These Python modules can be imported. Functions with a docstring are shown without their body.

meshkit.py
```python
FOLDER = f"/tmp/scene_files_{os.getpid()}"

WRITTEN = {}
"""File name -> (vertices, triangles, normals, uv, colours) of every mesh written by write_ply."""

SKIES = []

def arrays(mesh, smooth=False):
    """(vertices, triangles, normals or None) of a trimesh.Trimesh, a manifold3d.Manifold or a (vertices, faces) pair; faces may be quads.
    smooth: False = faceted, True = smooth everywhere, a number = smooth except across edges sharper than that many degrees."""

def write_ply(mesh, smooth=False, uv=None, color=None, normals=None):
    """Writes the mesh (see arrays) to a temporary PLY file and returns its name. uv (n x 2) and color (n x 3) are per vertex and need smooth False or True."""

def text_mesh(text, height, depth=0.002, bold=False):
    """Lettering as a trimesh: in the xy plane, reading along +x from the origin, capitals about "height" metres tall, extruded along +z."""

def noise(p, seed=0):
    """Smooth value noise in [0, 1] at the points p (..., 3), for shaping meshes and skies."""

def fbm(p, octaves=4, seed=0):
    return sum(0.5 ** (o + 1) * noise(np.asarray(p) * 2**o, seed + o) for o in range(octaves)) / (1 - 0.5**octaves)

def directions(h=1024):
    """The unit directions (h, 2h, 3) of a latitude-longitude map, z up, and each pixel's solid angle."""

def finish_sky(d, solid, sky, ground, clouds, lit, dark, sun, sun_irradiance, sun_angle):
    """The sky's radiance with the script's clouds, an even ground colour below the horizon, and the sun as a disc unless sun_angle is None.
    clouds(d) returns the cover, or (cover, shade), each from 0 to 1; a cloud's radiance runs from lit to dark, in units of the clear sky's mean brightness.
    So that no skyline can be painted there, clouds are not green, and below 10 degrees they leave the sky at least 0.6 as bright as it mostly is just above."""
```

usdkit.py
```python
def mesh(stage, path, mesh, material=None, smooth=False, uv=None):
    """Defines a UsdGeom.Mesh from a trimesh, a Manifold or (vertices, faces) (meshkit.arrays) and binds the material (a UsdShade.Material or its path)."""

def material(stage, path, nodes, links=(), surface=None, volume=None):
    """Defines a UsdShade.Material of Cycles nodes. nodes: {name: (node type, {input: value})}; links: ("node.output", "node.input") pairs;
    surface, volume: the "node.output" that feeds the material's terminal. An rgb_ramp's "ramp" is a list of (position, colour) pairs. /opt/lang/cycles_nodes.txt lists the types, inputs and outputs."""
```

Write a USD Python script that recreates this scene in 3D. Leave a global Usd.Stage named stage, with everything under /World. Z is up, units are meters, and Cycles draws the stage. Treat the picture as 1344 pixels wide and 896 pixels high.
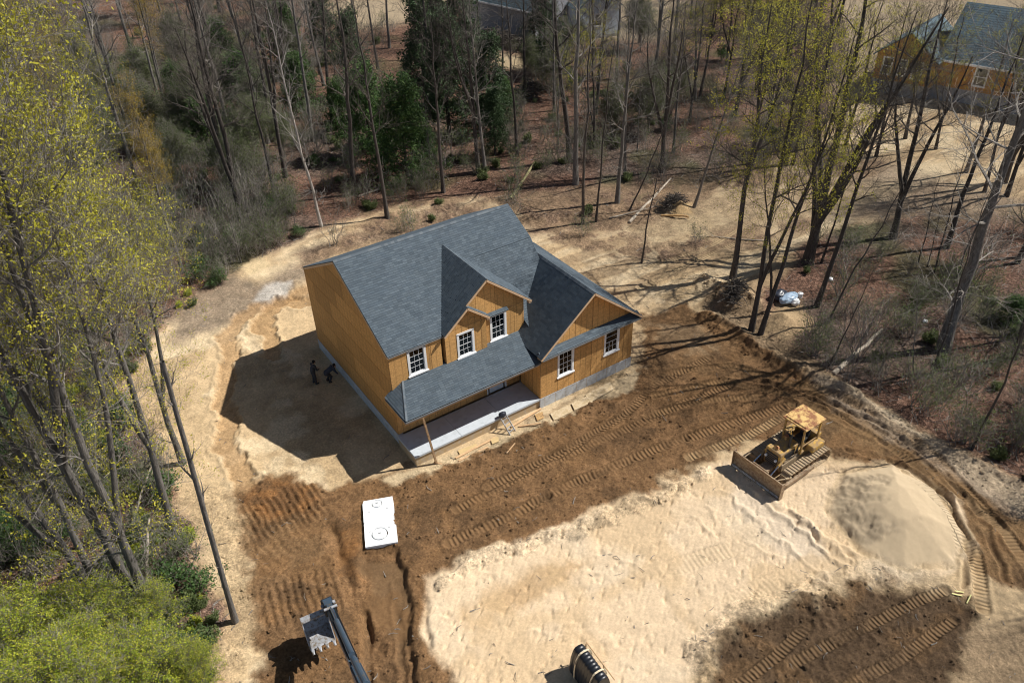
import math, random, re
import numpy as np, trimesh, shapely, usdkit, meshkit
from shapely.geometry import Polygon, box as sbox
from pxr import Usd, UsdGeom, UsdLux, UsdShade, Gf, Sdf, Vt

stage = Usd.Stage.CreateInMemory()
UsdGeom.SetStageUpAxis(stage, UsdGeom.Tokens.z)
UsdGeom.SetStageMetersPerUnit(stage, 1.0)
world = UsdGeom.Xform.Define(stage, '/World')
stage.SetDefaultPrim(world.GetPrim())
UsdGeom.Scope.Define(stage, '/World/Looks')
PI = math.pi
T_ = Sdf.ValueTypeNames

# ---------------------------------------------------------------- camera
CAM = np.array([-12.272, -30.312, 30.18])
YAW, PITCH, ROLL, FPX = .580, .628, -.030, 1045.0
fw = np.array([math.sin(YAW) * math.cos(PITCH), math.cos(YAW) * math.cos(PITCH), -math.sin(PITCH)])
rt = np.array([math.cos(YAW), -math.sin(YAW), 0.0])
up = np.cross(rt, fw)
rt, up = rt * math.cos(ROLL) + up * math.sin(ROLL), up * math.cos(ROLL) - rt * math.sin(ROLL)
cam = UsdGeom.Camera.Define(stage, '/World/camera')
cam.CreateHorizontalApertureAttr(36.0)
cam.CreateVerticalApertureAttr(24.0)
cam.CreateFocalLengthAttr(36.0 * FPX / 1344.0)
cam.AddTransformOp().Set(Gf.Matrix4d(*rt, 0, *up, 0, *(-fw), 0, *CAM, 1))
cam.GetPrim().CreateAttribute('exposure', T_.Float).Set(0.38)

# ---------------------------------------------------------------- sky and sun
SUN_AZ, SUN_EL = math.radians(112), math.radians(49)
SUN_I, SKY_S = 1.25, 0.05
sdir = np.array([math.sin(SUN_AZ) * math.cos(SUN_EL), math.cos(SUN_AZ) * math.cos(SUN_EL), math.sin(SUN_EL)])
sky_mat = usdkit.material(stage, '/World/Looks/sky', {
    's': ('sky_texture', {'sky_type': 'single_scattering', 'sun_disc': False, 'sun_elevation': SUN_EL, 'sun_rotation': SUN_AZ, 'altitude': 100.0}),
    'b': ('background_shader', {'strength': SKY_S})}, [('s.color', 'b.color')], surface='b.background')
dome = UsdLux.DomeLight.Define(stage, '/World/sky')
dome.GetPrim().SetCustomDataByKey('kind', 'structure')
UsdShade.MaterialBindingAPI.Apply(dome.GetPrim()).Bind(sky_mat)
sun = UsdLux.DistantLight.Define(stage, '/World/sun')
sun.CreateNormalizeAttr(True)
sun.CreateIntensityAttr(SUN_I)
sun.CreateAngleAttr(0.5)
sun.CreateColorAttr(Gf.Vec3f(1.0, 0.96, 0.89))
za = sdir
xa = np.cross([0, 0, 1], za); xa /= np.linalg.norm(xa)
ya = np.cross(za, xa)
sun.AddTransformOp().Set(Gf.Matrix4d(*xa, 0, *ya, 0, *za, 0, 0, 0, 60, 1))


def px_ray(x, y):
    return fw + rt * (x - 672) / FPX - up * (y - 448) / FPX


def gpt(x, y, z=0.0):
    """Point of the horizontal plane at height z seen at photo pixel (x, y)."""
    d = px_ray(x, y)
    return CAM + d * (z - CAM[2]) / d[2]


def G(pts, z=0.0):
    return np.array([gpt(x, y, z)[:2] for x, y in pts])


# ---------------------------------------------------------------- naming, tagging, emitting
_used = {}


def path_for(name, parent='/World'):
    parent = str(parent.GetPath()) if hasattr(parent, 'GetPath') else str(parent)
    k = (parent, name)
    n = _used.get(k, -1) + 1
    _used[k] = n
    return f'{parent}/{name}' if n == 0 else f'{parent}/{name}_{n:03d}'


def tag(prim, label=None, cat=None, group=None, kind=None):
    prim = prim.GetPrim() if hasattr(prim, 'GetPrim') else prim
    for k, v in (('label', label), ('category', cat), ('group', group), ('kind', kind)):
        if v:
            prim.SetCustomDataByKey(k, v)
    return prim


def mat4(M):
    return Gf.Matrix4d(*np.asarray(M, float).T.ravel().tolist())


def xf(pos=(0, 0, 0), rz=0.0, d=None, s=1.0):
    """4x4 matrix: scale, turn about z, tilt z towards d, move to pos."""
    M = np.eye(4)
    c, n = math.cos(rz), math.sin(rz)
    R = np.array([[c, -n, 0], [n, c, 0], [0, 0, 1.0]])
    if d is not None:
        z = np.asarray(d, float); z = z / np.linalg.norm(z)
        v = np.cross([0, 0, 1.0], z); k = z[2]
        K = np.array([[0, -v[2], v[1]], [v[2], 0, -v[0]], [-v[1], v[0], 0]])
        R = (np.eye(3) + K + K @ K / (1 + k)) @ R
    M[:3, :3] = R * s if np.ndim(s) == 0 else R @ np.diag(s)
    M[:3, 3] = pos
    return M


def thing(name, label, cat, group=None, M=None, kind=None):
    p = path_for(name)
    x = UsdGeom.Xform.Define(stage, p)
    x.AddTransformOp().Set(mat4(M if M is not None else np.eye(4)))
    return tag(x, label, cat, group, kind)


def dup(src, label, cat, group, M, name=None):
    base = re.sub(r'_\d{3}$', '', name or str(src.GetName()))
    p = path_for(base)
    x = UsdGeom.Xform.Define(stage, p)
    x.GetPrim().GetReferences().AddInternalReference(src.GetPath())
    x.GetPrim().SetInstanceable(True)
    UsdGeom.Xformable(x).ClearXformOpOrder()
    op = x.GetPrim().GetAttribute('xformOp:transform')
    UsdGeom.Xformable(x).AddTransformOp().Set(mat4(M))
    pr = tag(x, label, cat, group)
    if group is None and src.GetCustomDataByKey('group'):
        pr.SetCustomDataByKey('group', '')
    return pr


def emit(name, v, f, material, parent='/World', normals=None, prim=None):
    """One Mesh prim from arrays; prim: {name: (n) floats or (n, 3) colours}."""
    p = path_for(name, parent)
    m = UsdGeom.Mesh.Define(stage, p)
    v = np.asarray(v, np.float32); f = np.asarray(f, np.int32)
    m.CreatePointsAttr(Vt.Vec3fArray.FromNumpy(np.ascontiguousarray(v)))
    m.CreateFaceVertexCountsAttr(Vt.IntArray.FromNumpy(np.full(len(f), f.shape[1], np.int32)))
    m.CreateFaceVertexIndicesAttr(Vt.IntArray.FromNumpy(np.ascontiguousarray(f).ravel()))
    m.CreateSubdivisionSchemeAttr('none')
    if normals is not None:
        m.CreateNormalsAttr(Vt.Vec3fArray.FromNumpy(np.asarray(normals, np.float32)))
        m.SetNormalsInterpolation('vertex')
    for k, a in (prim or {}).items():
        a = np.asarray(a, np.float32)
        pv = UsdGeom.PrimvarsAPI(m)
        if a.ndim == 1:
            pv.CreatePrimvar(k, T_.FloatArray, 'vertex').Set(Vt.FloatArray.FromNumpy(a))
        else:
            pv.CreatePrimvar(k, T_.Color3fArray, 'vertex').Set(Vt.Vec3fArray.FromNumpy(np.ascontiguousarray(a)))
    UsdShade.MaterialBindingAPI.Apply(m.GetPrim()).Bind(material)
    return m.GetPrim()


BOXF = np.array([[0, 2, 3, 1], [4, 5, 7, 6], [0, 1, 5, 4], [2, 6, 7, 3], [0, 4, 6, 2], [1, 3, 7, 5]])


class MB:
    """Collects shapes into one mesh."""
    def __init__(self):
        self.v, self.f, self.n = [], [], 0

    def add(self, v, f):
        v = np.asarray(v, float); f = np.asarray(f, int)
        if f.shape[1] == 4:
            f = np.vstack([f[:, [0, 1, 2]], f[:, [0, 2, 3]]])
        self.v.append(v); self.f.append(f + self.n); self.n += len(v)
        return self

    def box(self, lo, hi, M=None):
        lo, hi = np.asarray(lo, float), np.asarray(hi, float)
        v = np.array([[(lo, hi)[i][0], (lo, hi)[j][1], (lo, hi)[k][2]] for k in (0, 1) for j in (0, 1) for i in (0, 1)])
        if M is not None:
            v = v @ M[:3, :3].T + M[:3, 3]
        return self.add(v, BOXF)

    def cbox(self, lo, hi, b=.02):
        """Box with chamfered edges."""
        lo, hi = np.asarray(lo, float), np.asarray(hi, float)
        pts = []
        for k in range(3):
            a, c = lo + b, hi - b
            a[k], c[k] = lo[k], hi[k]
            pts += [[(a, c)[i][0], (a, c)[j][1], (a, c)[l][2]] for i in (0, 1) for j in (0, 1) for l in (0, 1)]
        h = trimesh.convex.convex_hull(np.array(pts))
        return self.add(h.vertices, h.faces)

    def hull(self, pts):
        h = trimesh.convex.convex_hull(np.asarray(pts, float))
        return self.add(h.vertices, h.faces)

    def bar(self, p, q, w, h=None, upv=(0, 0, 1)):
        p, q = np.asarray(p, float), np.asarray(q, float)
        h = w if h is None else h
        t = (q - p) / np.linalg.norm(q - p)
        u_ = np.asarray(upv, float)
        if abs(t @ u_) > .97:
            u_ = np.array([1.0, 0, 0])
        s = np.cross(t, u_); s /= np.linalg.norm(s)
        u_ = np.cross(s, t)
        v = [e + s * a * w / 2 + u_ * b * h / 2 for e in (p, q) for b in (-1, 1) for a in (-1, 1)]
        return self.add(v, BOXF)

    def tube(self, pts, r, sides=8, cap=True):
        pts = np.asarray(pts, float)
        v, f = tubes(pts[None], np.broadcast_to(np.asarray(r, float), (len(pts),))[None], sides)
        if cap:
            n = len(pts)
            v = np.vstack([v, pts[0], pts[-1]])
            a = [[len(v) - 2, (j + 1) % sides, j] for j in range(sides)]
            b = [[len(v) - 1, (n - 1) * sides + j, (n - 1) * sides + (j + 1) % sides] for j in range(sides)]
            f = np.vstack([f, a, b])
        return self.add(v, f)

    def prism(self, poly, M, z0, z1):
        """Shapely polygon in the local xy plane, raised from z0 to z1, placed by M."""
        for g in getattr(poly, 'geoms', [poly]):
            if g.is_empty or g.geom_type != 'Polygon' or g.area < 1e-5:
                continue
            m = trimesh.creation.extrude_polygon(g, z1 - z0, engine='earcut')
            v = np.array(m.vertices) + [0, 0, z0]
            self.add(v @ M[:3, :3].T + M[:3, 3], m.faces)
        return self

    def arrays(self):
        return np.vstack(self.v), np.vstack(self.f)

    def put(self, name, material, parent='/World', M=None, smooth=False, prim=None):
        v, f = self.arrays()
        if M is not None:
            v = v @ np.asarray(M)[:3, :3].T + np.asarray(M)[:3, 3]
        n = None
        if smooth:
            v, f, n = meshkit.arrays((v, f), smooth)
        return emit(name, v, f, material, parent, n, prim)


def tubes(P, R, sides):
    """Many tapered tubes at once: P (n, k, 3), R (n, k) -> vertices, triangles."""
    n, k = P.shape[:2]
    t = np.empty_like(P)
    t[:, 1:-1] = P[:, 2:] - P[:, :-2]
    t[:, 0] = P[:, 1] - P[:, 0]; t[:, -1] = P[:, -1] - P[:, -2]
    t /= np.linalg.norm(t, axis=2, keepdims=True) + 1e-9
    ref = np.where(np.abs(t[:, :1, 2:]) < .8, [0, 0, 1.0], [1.0, 0, 0])
    a = np.cross(t, ref); a /= np.linalg.norm(a, axis=2, keepdims=True) + 1e-9
    b = np.cross(t, a)
    ang = np.arange(sides) * 2 * np.pi / sides
    v = P[:, :, None] + R[:, :, None, None] * (np.cos(ang)[:, None] * a[:, :, None] + np.sin(ang)[:, None] * b[:, :, None])
    base = (np.arange(n) * k * sides)[:, None, None]
    i = np.arange(k - 1)[None, :, None] * sides
    j = np.arange(sides)[None, None]
    j2 = (j + 1) % sides
    q = np.stack([base + i + j, base + i + j2, base + i + sides + j2, base + i + sides + j], -1).reshape(-1, 4)
    return v.reshape(-1, 3), np.vstack([q[:, [0, 1, 2]], q[:, [0, 2, 3]]])


# ---------------------------------------------------------------- materials
LOOK = {}


def look(name, nodes, links, surface='p.BSDF', volume=None):
    LOOK[name] = usdkit.material(stage, f'/World/Looks/{name}', nodes, links, surface=surface, volume=volume)
    return LOOK[name]


def plain(name, color, rough=.6, metal=0.0, vary=.25, scale=3.0, dirt=None, dirt_amt=.0, bump=0.0, spec=.4, detail=5.0, stretch=None, rnd=0.0):
    """Principled surface whose colour wanders by noise, with optional patches of dirt and fine relief."""
    c = np.array(color, float)
    nodes = {'tc': ('texture_coordinate', {}), 'n': ('noise_texture', {'scale': scale, 'detail': detail, 'roughness': .6}),
             'r': ('rgb_ramp', {'ramp': [(.25, tuple(c * (1 - vary))), (.75, tuple(c * (1 + vary)))]}),
             'p': ('principled_bsdf', {'roughness': rough, 'metallic': metal, 'specular_ior_level': spec})}
    links = [('n.fac', 'r.fac')]
    src = 'tc.object'
    if stretch:
        nodes['m'] = ('mapping', {'scale': stretch}); links += [('tc.object', 'm.vector')]; src = 'm.vector'
    links += [(src, 'n.vector')]
    out = 'r.color'
    if dirt is not None:
        nodes['n2'] = ('noise_texture', {'scale': scale * 2.3, 'detail': 6.0, 'roughness': .7})
        nodes['r2'] = ('rgb_ramp', {'ramp': [(.62 - dirt_amt * .4, (0, 0, 0)), (.72 - dirt_amt * .3, (1, 1, 1))]})
        nodes['x'] = ('mix_color', {'b': dirt})
        links += [(src, 'n2.vector'), ('n2.fac', 'r2.fac'), ('r2.color', 'x.fac'), (out, 'x.a')]
        out = 'x.result'
    if rnd:
        nodes['oi'] = ('object_info', {})
        nodes['mr'] = ('map_range', {'from_min': 0.0, 'from_max': 1.0, 'to_min': 1 - rnd, 'to_max': 1 + rnd})
        nodes['h'] = ('hsv', {})
        links += [('oi.random', 'mr.value'), ('mr.result', 'h.value'), (out, 'h.color')]
        out = 'h.color'
    if bump:
        nodes['b'] = ('bump', {'strength': 1.0, 'distance': bump})
        links += [('n.fac', 'b.height'), ('b.normal', 'p.normal')]
    links += [(out, 'p.base_color')]
    return look(name, nodes, links)
# ---------------------------------------------------------------- ground: one sheet, colours and relief from plan polygons
def axis(lo, hi, fine, lo2, hi2, gro):
    a = list(np.arange(lo, hi + 1e-6, fine))
    s, x = fine, hi
    while x < hi2:
        s *= gro; x += s; a.append(x)
    s, x, pre = fine, lo, []
    while x > lo2:
        s *= gro; x -= s; pre.append(x)
    return np.array(pre[::-1] + a)


GX = axis(-13.5, 27.5, .085, -150, 320, 1.03)
GY = axis(-27.5, 13.0, .085, -150, 330, 1.03)
XX, YY = np.meshgrid(GX, GY)
XF, YF = XX.ravel(), YY.ravel()
P3 = np.stack([XF, YF, np.zeros_like(XF)], 1)
near = (XF > -16) & (XF < 36) & (YF > -29) & (YF < 24)


def fb(scale, octs=3, seed=0, off=0.0):
    return meshkit.fbm(P3 * scale + off, octs, seed)


nA = fb(.35, 3, 1); nB = fb(.35, 3, 2); nC = fb(1.6, 3, 3); nD = fb(1.6, 3, 4); nE = fb(5.0, 2, 5)
WX = XF + (nA - .5) * 1.2 + (nC - .5) * .9 + (nE - .5) * .25
WY = YF + (nB - .5) * 1.2 + (nD - .5) * .9


def sdist(poly, x, y):
    """Signed distance to a closed polygon (positive inside)."""
    p = np.asarray(poly, float); q = np.roll(p, -1, 0)
    ins = np.zeros(len(x), bool); d2 = np.full(len(x), 1e18)
    for (ax, ay), (bx, by) in zip(p, q):
        ex, ey = bx - ax, by - ay
        t = np.clip(((x - ax) * ex + (y - ay) * ey) / (ex * ex + ey * ey + 1e-12), 0, 1)
        d2 = np.minimum(d2, (x - ax - t * ex) ** 2 + (y - ay - t * ey) ** 2)
        c = (ay > y) != (by > y)
        if abs(ey) > 1e-12:
            ins ^= c & (x < (y - ay) / ey * ex + ax)
    return np.where(ins, 1, -1) * np.sqrt(d2)


def ldist(line, x, y):
    """Distance to a polyline, signed side offset and the length along it."""
    p = np.asarray(line, float)
    best = np.full(len(x), 1e18); along = np.zeros(len(x)); side = np.zeros(len(x)); s0 = 0.0
    for (ax, ay), (bx, by) in zip(p[:-1], p[1:]):
        ex, ey = bx - ax, by - ay; L = math.hypot(ex, ey)
        t = np.clip(((x - ax) * ex + (y - ay) * ey) / (L * L), 0, 1)
        d = np.hypot(x - ax - t * ex, y - ay - t * ey)
        k = d < best
        best = np.where(k, d, best); along = np.where(k, s0 + t * L, along)
        side = np.where(k, (ex * (y - ay) - ey * (x - ax)) / L, side)
        s0 += L
    return best, side, along


def sm(x, a, b):
    t = np.clip((x - a) / (b - a), 0, 1)
    return t * t * (3 - 2 * t)


def zone(pix, soft=.35, warp=1.0, world_pts=False, sub=None):
    p = np.asarray(pix, float) if world_pts else G(pix)
    lo, hi = p.min(0) - 3 - soft, p.max(0) + 3 + soft
    k = (XF > lo[0]) & (XF < hi[0]) & (YF > lo[1]) & (YF < hi[1])
    m = np.zeros(len(XF))
    x = XF[k] + (WX[k] - XF[k]) * warp; y = YF[k] + (WY[k] - YF[k]) * warp
    m[k] = sm(sdist(p, x, y), -soft, soft)
    return m


H = (fb(.07, 3, 8) - .5) * .5 * sm(np.hypot(XF - 6, YF - 2), 18, 45) + (nA - .5) * .06
TONE = np.empty((len(XF), 3)); TONE[:] = (.165, .105, .078)          # leaf litter
LIT = np.ones(len(XF))
ROUGH = np.full(len(XF), .03)
TRK = np.zeros(len(XF)); TRKM = np.zeros(len(XF))


def paint(m, col, lit=0.0, rough=None):
    global TONE, LIT, ROUGH
    TONE += m[:, None] * (np.array(col) - TONE)
    LIT += m * (lit - LIT)
    if rough is not None:
        ROUGH += m * (rough - ROUGH)


CREAM, TAN, BROWN, DARK, ORANGE, GREY = (.67, .525, .355), (.53, .395, .235), (.185, .102, .047), (.098, .062, .035), (.24, .115, .042), (.33, .285, .24)
# the woods: patches of grey litter and of green ground cover
paint(sm(fb(.12, 3, 21), .5, .62) * .8, (.122, .10, .085), 1.0)
paint(sm(fb(.16, 3, 23), .56, .68) * .7, (.075, .085, .042), .9)
# cleared lot
CLEAR = [(-60, 980), (285, 900), (262, 860), (320, 815), (262, 760), (232, 650), (212, 560), (150, 520), (205, 440), (255, 395), (322, 352), (418, 303), (520, 272), (640, 258),
         (700, 285), (790, 285), (880, 262), (960, 240), (1075, 190), (1110, 120), (1150, 100), (1344, 118), (1500, 150), (1500, 320), (1344, 285), (1240, 270), (1150, 285), (1090, 300), (1050, 322),
         (1040, 345), (990, 380), (985, 420), (1050, 470), (1100, 498), (1160, 535), (1230, 580), (1290, 610), (1360, 655), (1500, 740), (1500, 980)]
mclear = zone(CLEAR, .7)
paint(mclear, TAN, .0, .04)
paint(sm(fb(.3, 4, 24), .47, .62) * mclear * .75, (.40, .29, .165), .0, .05)
paint(sm(fb(.42, 4, 25), .54, .66) * mclear * .7, (.62, .50, .33), .0)
# drag marks along the sand track that leads off behind the wing
e_ = gpt(1150, 215)[:2] - gpt(880, 330)[:2]; e_ /= np.linalg.norm(e_)
QA = np.stack([(XF * e_[0] + YF * e_[1]) * .14, (-XF * e_[1] + YF * e_[0]) * 1.15 + nA, np.zeros_like(XF)], 1)
stk_ = meshkit.fbm(QA, 4, 26); far_ = mclear * sm(XF * .75 + YF * .66, 14, 20)
paint(sm(stk_, .5, .6) * far_ * .7, (.30, .215, .13), .15)
paint(sm(stk_, .5, .38) * far_ * .5, (.60, .49, .33), .0)
H += (stk_ - .5) * far_ * .35
# yards around the far houses
for q in ([(395, -60), (640, -60), (640, 6), (560, 26), (470, 40), (440, 20)], [(620, 40), (800, 55), (900, 50), (905, -60), (620, -60)], [(1090, 150), (1180, 90), (1344, 110), (1600, 150), (1600, -60), (1100, -60)]):
    paint(zone(q, 2.5, .6), (.36, .285, .19), .1)
paint(zone([(610, 62), (700, 75), (690, 95), (600, 82)], 1.0), (.38, .30, .19), .1)
# shadowless grey, trampled strip between sand and woods behind and left of the house
paint(zone([(225, 415), (300, 355), (345, 372), (420, 330), (430, 350), (350, 405), (300, 430), (230, 452)], .9) * .85, (.21, .168, .125), .35, .05)
paint(zone([(330, 395), (352, 375), (385, 372), (375, 395), (345, 408)], .35), (.46, .42, .37), 0)
paint(zone([(395, 330), (520, 285), (640, 268), (650, 290), (480, 318), (405, 348)], .8) * sm(fb(.6, 3, 28), .32, .48) * .95, (.20, .15, .108), .6, .06)
paint(zone([(690, 255), (860, 240), (905, 262), (800, 302), (700, 305)], .8) * sm(fb(.55, 3, 27), .3, .45), (.17, .122, .09), .75, .05)
paint(zone([(1040, 230), (1140, 205), (1250, 245), (1344, 265), (1344, 300), (1200, 280), (1080, 290)], 1.2) * .7, (.23, .18, .135), .45, .05)
paint(zone([(318, 350), (352, 335), (358, 350), (325, 362)], .3), (.55, .43, .26))
band = zone([(395, 350), (520, 268), (700, 250), (900, 232), (1080, 195), (1170, 215), (1060, 300), (960, 330), (850, 345), (720, 318), (640, 285), (520, 300)], .8)
paint(band * .4, (.33, .235, .145))
paint(band * sm(fb(.45, 4, 29), .37, .5) * .9, (.235, .165, .105), .35, .06)
paint(band * sm(fb(1.1, 3, 30), .55, .66) * .7, (.15, .108, .08), .8)
paint(zone([(960, 250), (1050, 235), (1200, 240), (1150, 262), (1000, 300), (850, 320), (830, 300)], 1.0) * .6, (.42, .325, .20))
# ruts left of the house
for pl, w, c in (([(322, 640), (302, 575), (292, 500), (300, 440), (335, 408), (408, 382)], .75, (.37, .23, .11)), ([(360, 470), (345, 430), (360, 400), (410, 398)], .8, (.36, .22, .10))):
    d, sd, al = ldist(G(pl), WX, WY)
    m = sm(d, w, w * .55)
    paint(m * .75, c, 0, .05)
    H -= m * .12 - sm(np.abs(d - w), .3, 0) * .08 * near
# disturbed brown soil
MB_ = [(305, 640), (365, 618), (430, 636), (490, 622), (545, 615), (610, 603), (700, 548), (790, 505), (838, 487), (838, 415), (900, 395), (945, 425), (1000, 458), (1090, 515), (1190, 575), (1290, 640),
       (1400, 720), (1400, 790), (1290, 745), (1270, 700), (1180, 618), (1090, 592), (985, 585), (900, 628), (800, 660), (700, 708), (622, 728), (562, 752), (556, 830), (610, 880), (600, 960), (330, 960),
       (335, 860), (325, 780), (300, 700)]
mb = zone(MB_, .32, 1.2)
paint(mb * .97, BROWN, 0, .06)
paint(zone([(838, 415), (905, 395), (945, 425), (1000, 458), (980, 500), (860, 500), (840, 470)], .7) * .55, (.21, .125, .06), 0, .05)
paint(zone([(840, 420), (930, 430), (940, 470), (850, 460)], .5) * .5, (.36, .26, .155), 0, .04)
paint(zone([(1060, 520), (1200, 590), (1300, 660), (1400, 730), (1400, 780), (1300, 745), (1180, 612), (1060, 575)], .5) * .7, (.25, .155, .075), 0, .05)
paint(zone([(312, 650), (365, 625), (415, 640), (410, 670), (330, 695)], .4) * .8, ORANGE, 0, .06)
paint(zone([(445, 690), (475, 690), (473, 755), (455, 745)], .3) * .85, ORANGE, 0, .05)
paint(zone([(320, 690), (420, 680), (440, 760), (330, 780)], .6) * .6, (.20, .122, .06), 0, .05)
paint(zone([(335, 762), (420, 752), (470, 830), (480, 905), (380, 905), (345, 830)], .5) * .7, (.17, .10, .05), 0, .07)
paint(zone([(485, 728), (528, 722), (532, 830), (520, 870), (482, 800)], .25) * .8, (.16, .098, .05), 0, .03)
paint(sm(fb(.8, 4, 31), .5, .62) * mb * .7, (.19, .106, .048), 0)
paint(sm(fb(.7, 3, 33), .54, .66) * mb * .6, (.098, .058, .03), 0)
# cream sand pad
PAD = [(556, 756), (622, 726), (700, 704), (800, 660), (900, 628), (975, 596), (1010, 640), (1090, 605), (1180, 608), (1255, 660), (1280, 720), (1235, 752), (1180, 768), (1100, 762), (1015, 785), (960, 828),
       (890, 905), (860, 980), (610, 980), (590, 880), (555, 835)]
mp = zone(PAD, .28, .6)
paint(mp, CREAM, 0, .028)
paint(zone([(610, 790), (700, 745), (770, 738), (700, 790), (630, 820)], .5) * .75, (.45, .30, .155), 0)
paint(zone([(960, 640), (1010, 660), (1100, 720), (1060, 740), (980, 690)], .5) * .5, (.62, .535, .43), 0)
paint(zone([(1010, 765), (1110, 740), (1240, 745), (1250, 770), (1100, 775)], .4) * .5, (.42, .33, .22), 0, .06)
paint(sm(fb(.5, 3, 35), .52, .66) * mp * .5, (.55, .40, .23), 0)
paint(sm(fb(.45, 3, 36), .55, .68) * mp * .4, (.66, .55, .40), 0)
# dark soil, lower right
DK = [(885, 960), (925, 880), (965, 832), (1015, 792), (1100, 770), (1200, 776), (1292, 786), (1298, 840), (1262, 900), (1250, 960)]
md = zone(DK, .5, 1.3)
paint(md, DARK, 0, .08)
paint(sm(fb(.6, 3, 41), .5, .62) * md * .7, (.155, .092, .045), 0)
paint(zone([(1270, 840), (1340, 800), (1420, 800), (1420, 960), (1260, 960)], .7), (.30, .215, .13), 0, .05)
# strip of pale sand along the house front
paint(zone([(500, 625), (560, 612), (640, 578), (712, 545), (835, 480), (838, 505), (790, 520), (705, 562), (640, 596), (560, 632), (520, 636)], .2), (.50, .39, .245), 0, .04)
# pale edge of the lot, right side
paint(zone([(1060, 482), (1160, 540), (1250, 588), (1360, 655), (1360, 700), (1230, 612), (1130, 560), (1060, 510)], .4) * .7, (.40, .325, .24), .1, .05)
# left verge
paint(zone([(232, 640), (300, 640), (320, 760), (340, 820), (300, 900), (262, 860), (310, 810), (270, 740)], .5) * .8, (.43, .32, .19), .1, .06)

# relief ---------------------------------------------------------------
rel = np.zeros(len(XF))
rel[near] = (meshkit.fbm(P3[near] * 2.6, 4, 51) - .5) * 2 + (meshkit.noise(P3[near] * 7, 52) - .5) * .8
H += rel * ROUGH
cl = np.zeros(len(XF))
cl[near] = np.clip(meshkit.fbm(P3[near] * 6.0, 2, 53) - .58, 0, 1) * 2.2
H += cl * .2 * np.clip(ROUGH - .045, 0, .05) / .05                   # clods
# scuffs and small dents in the sand
dn = np.zeros(len(XF)); kk = mp > .02
q = P3[kk] @ np.array([[.8, -.6, 0], [.6, .8, 0], [0, 0, 1.0]])
dn[kk] = np.clip(.36 - meshkit.fbm(q * [3.2, 6.4, 1], 2, 54), 0, 1) * 3
H -= dn * mp * .13
dn[kk] = np.abs(meshkit.fbm(q * [.7, 3.2, 1] + 9, 3, 56) - .5)
H -= np.clip(.08 - dn, 0, 1) * mp * .32


for pl, h_ in (([(985, 640), (1040, 690), (1105, 742)], .14), ([(1000, 636), (1060, 690), (1120, 735)], .12), ([(960, 655), (1010, 700), (1080, 755)], .09), ([(930, 665), (960, 700), (1020, 730)], .07), ([(905, 680), (935, 705)], .08), ([(760, 760), (830, 735), (900, 690)], .06), ([(640, 860), (700, 830), (780, 815)], .05), ([(700, 890), (770, 850), (850, 820)], .05), ([(1015, 655), (1075, 700), (1130, 730)], .1), ([(945, 640), (990, 675), (1050, 735)], .06)):
    d, s_, al = ldist(G(pl), XF + (nC - .5) * .8, YF + (nD - .5) * .8)
    H += h_ * sm(d, .2, .02) * near * sm(fb(1.2, 2, int(h_ * 100)), .32, .5)


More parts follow.
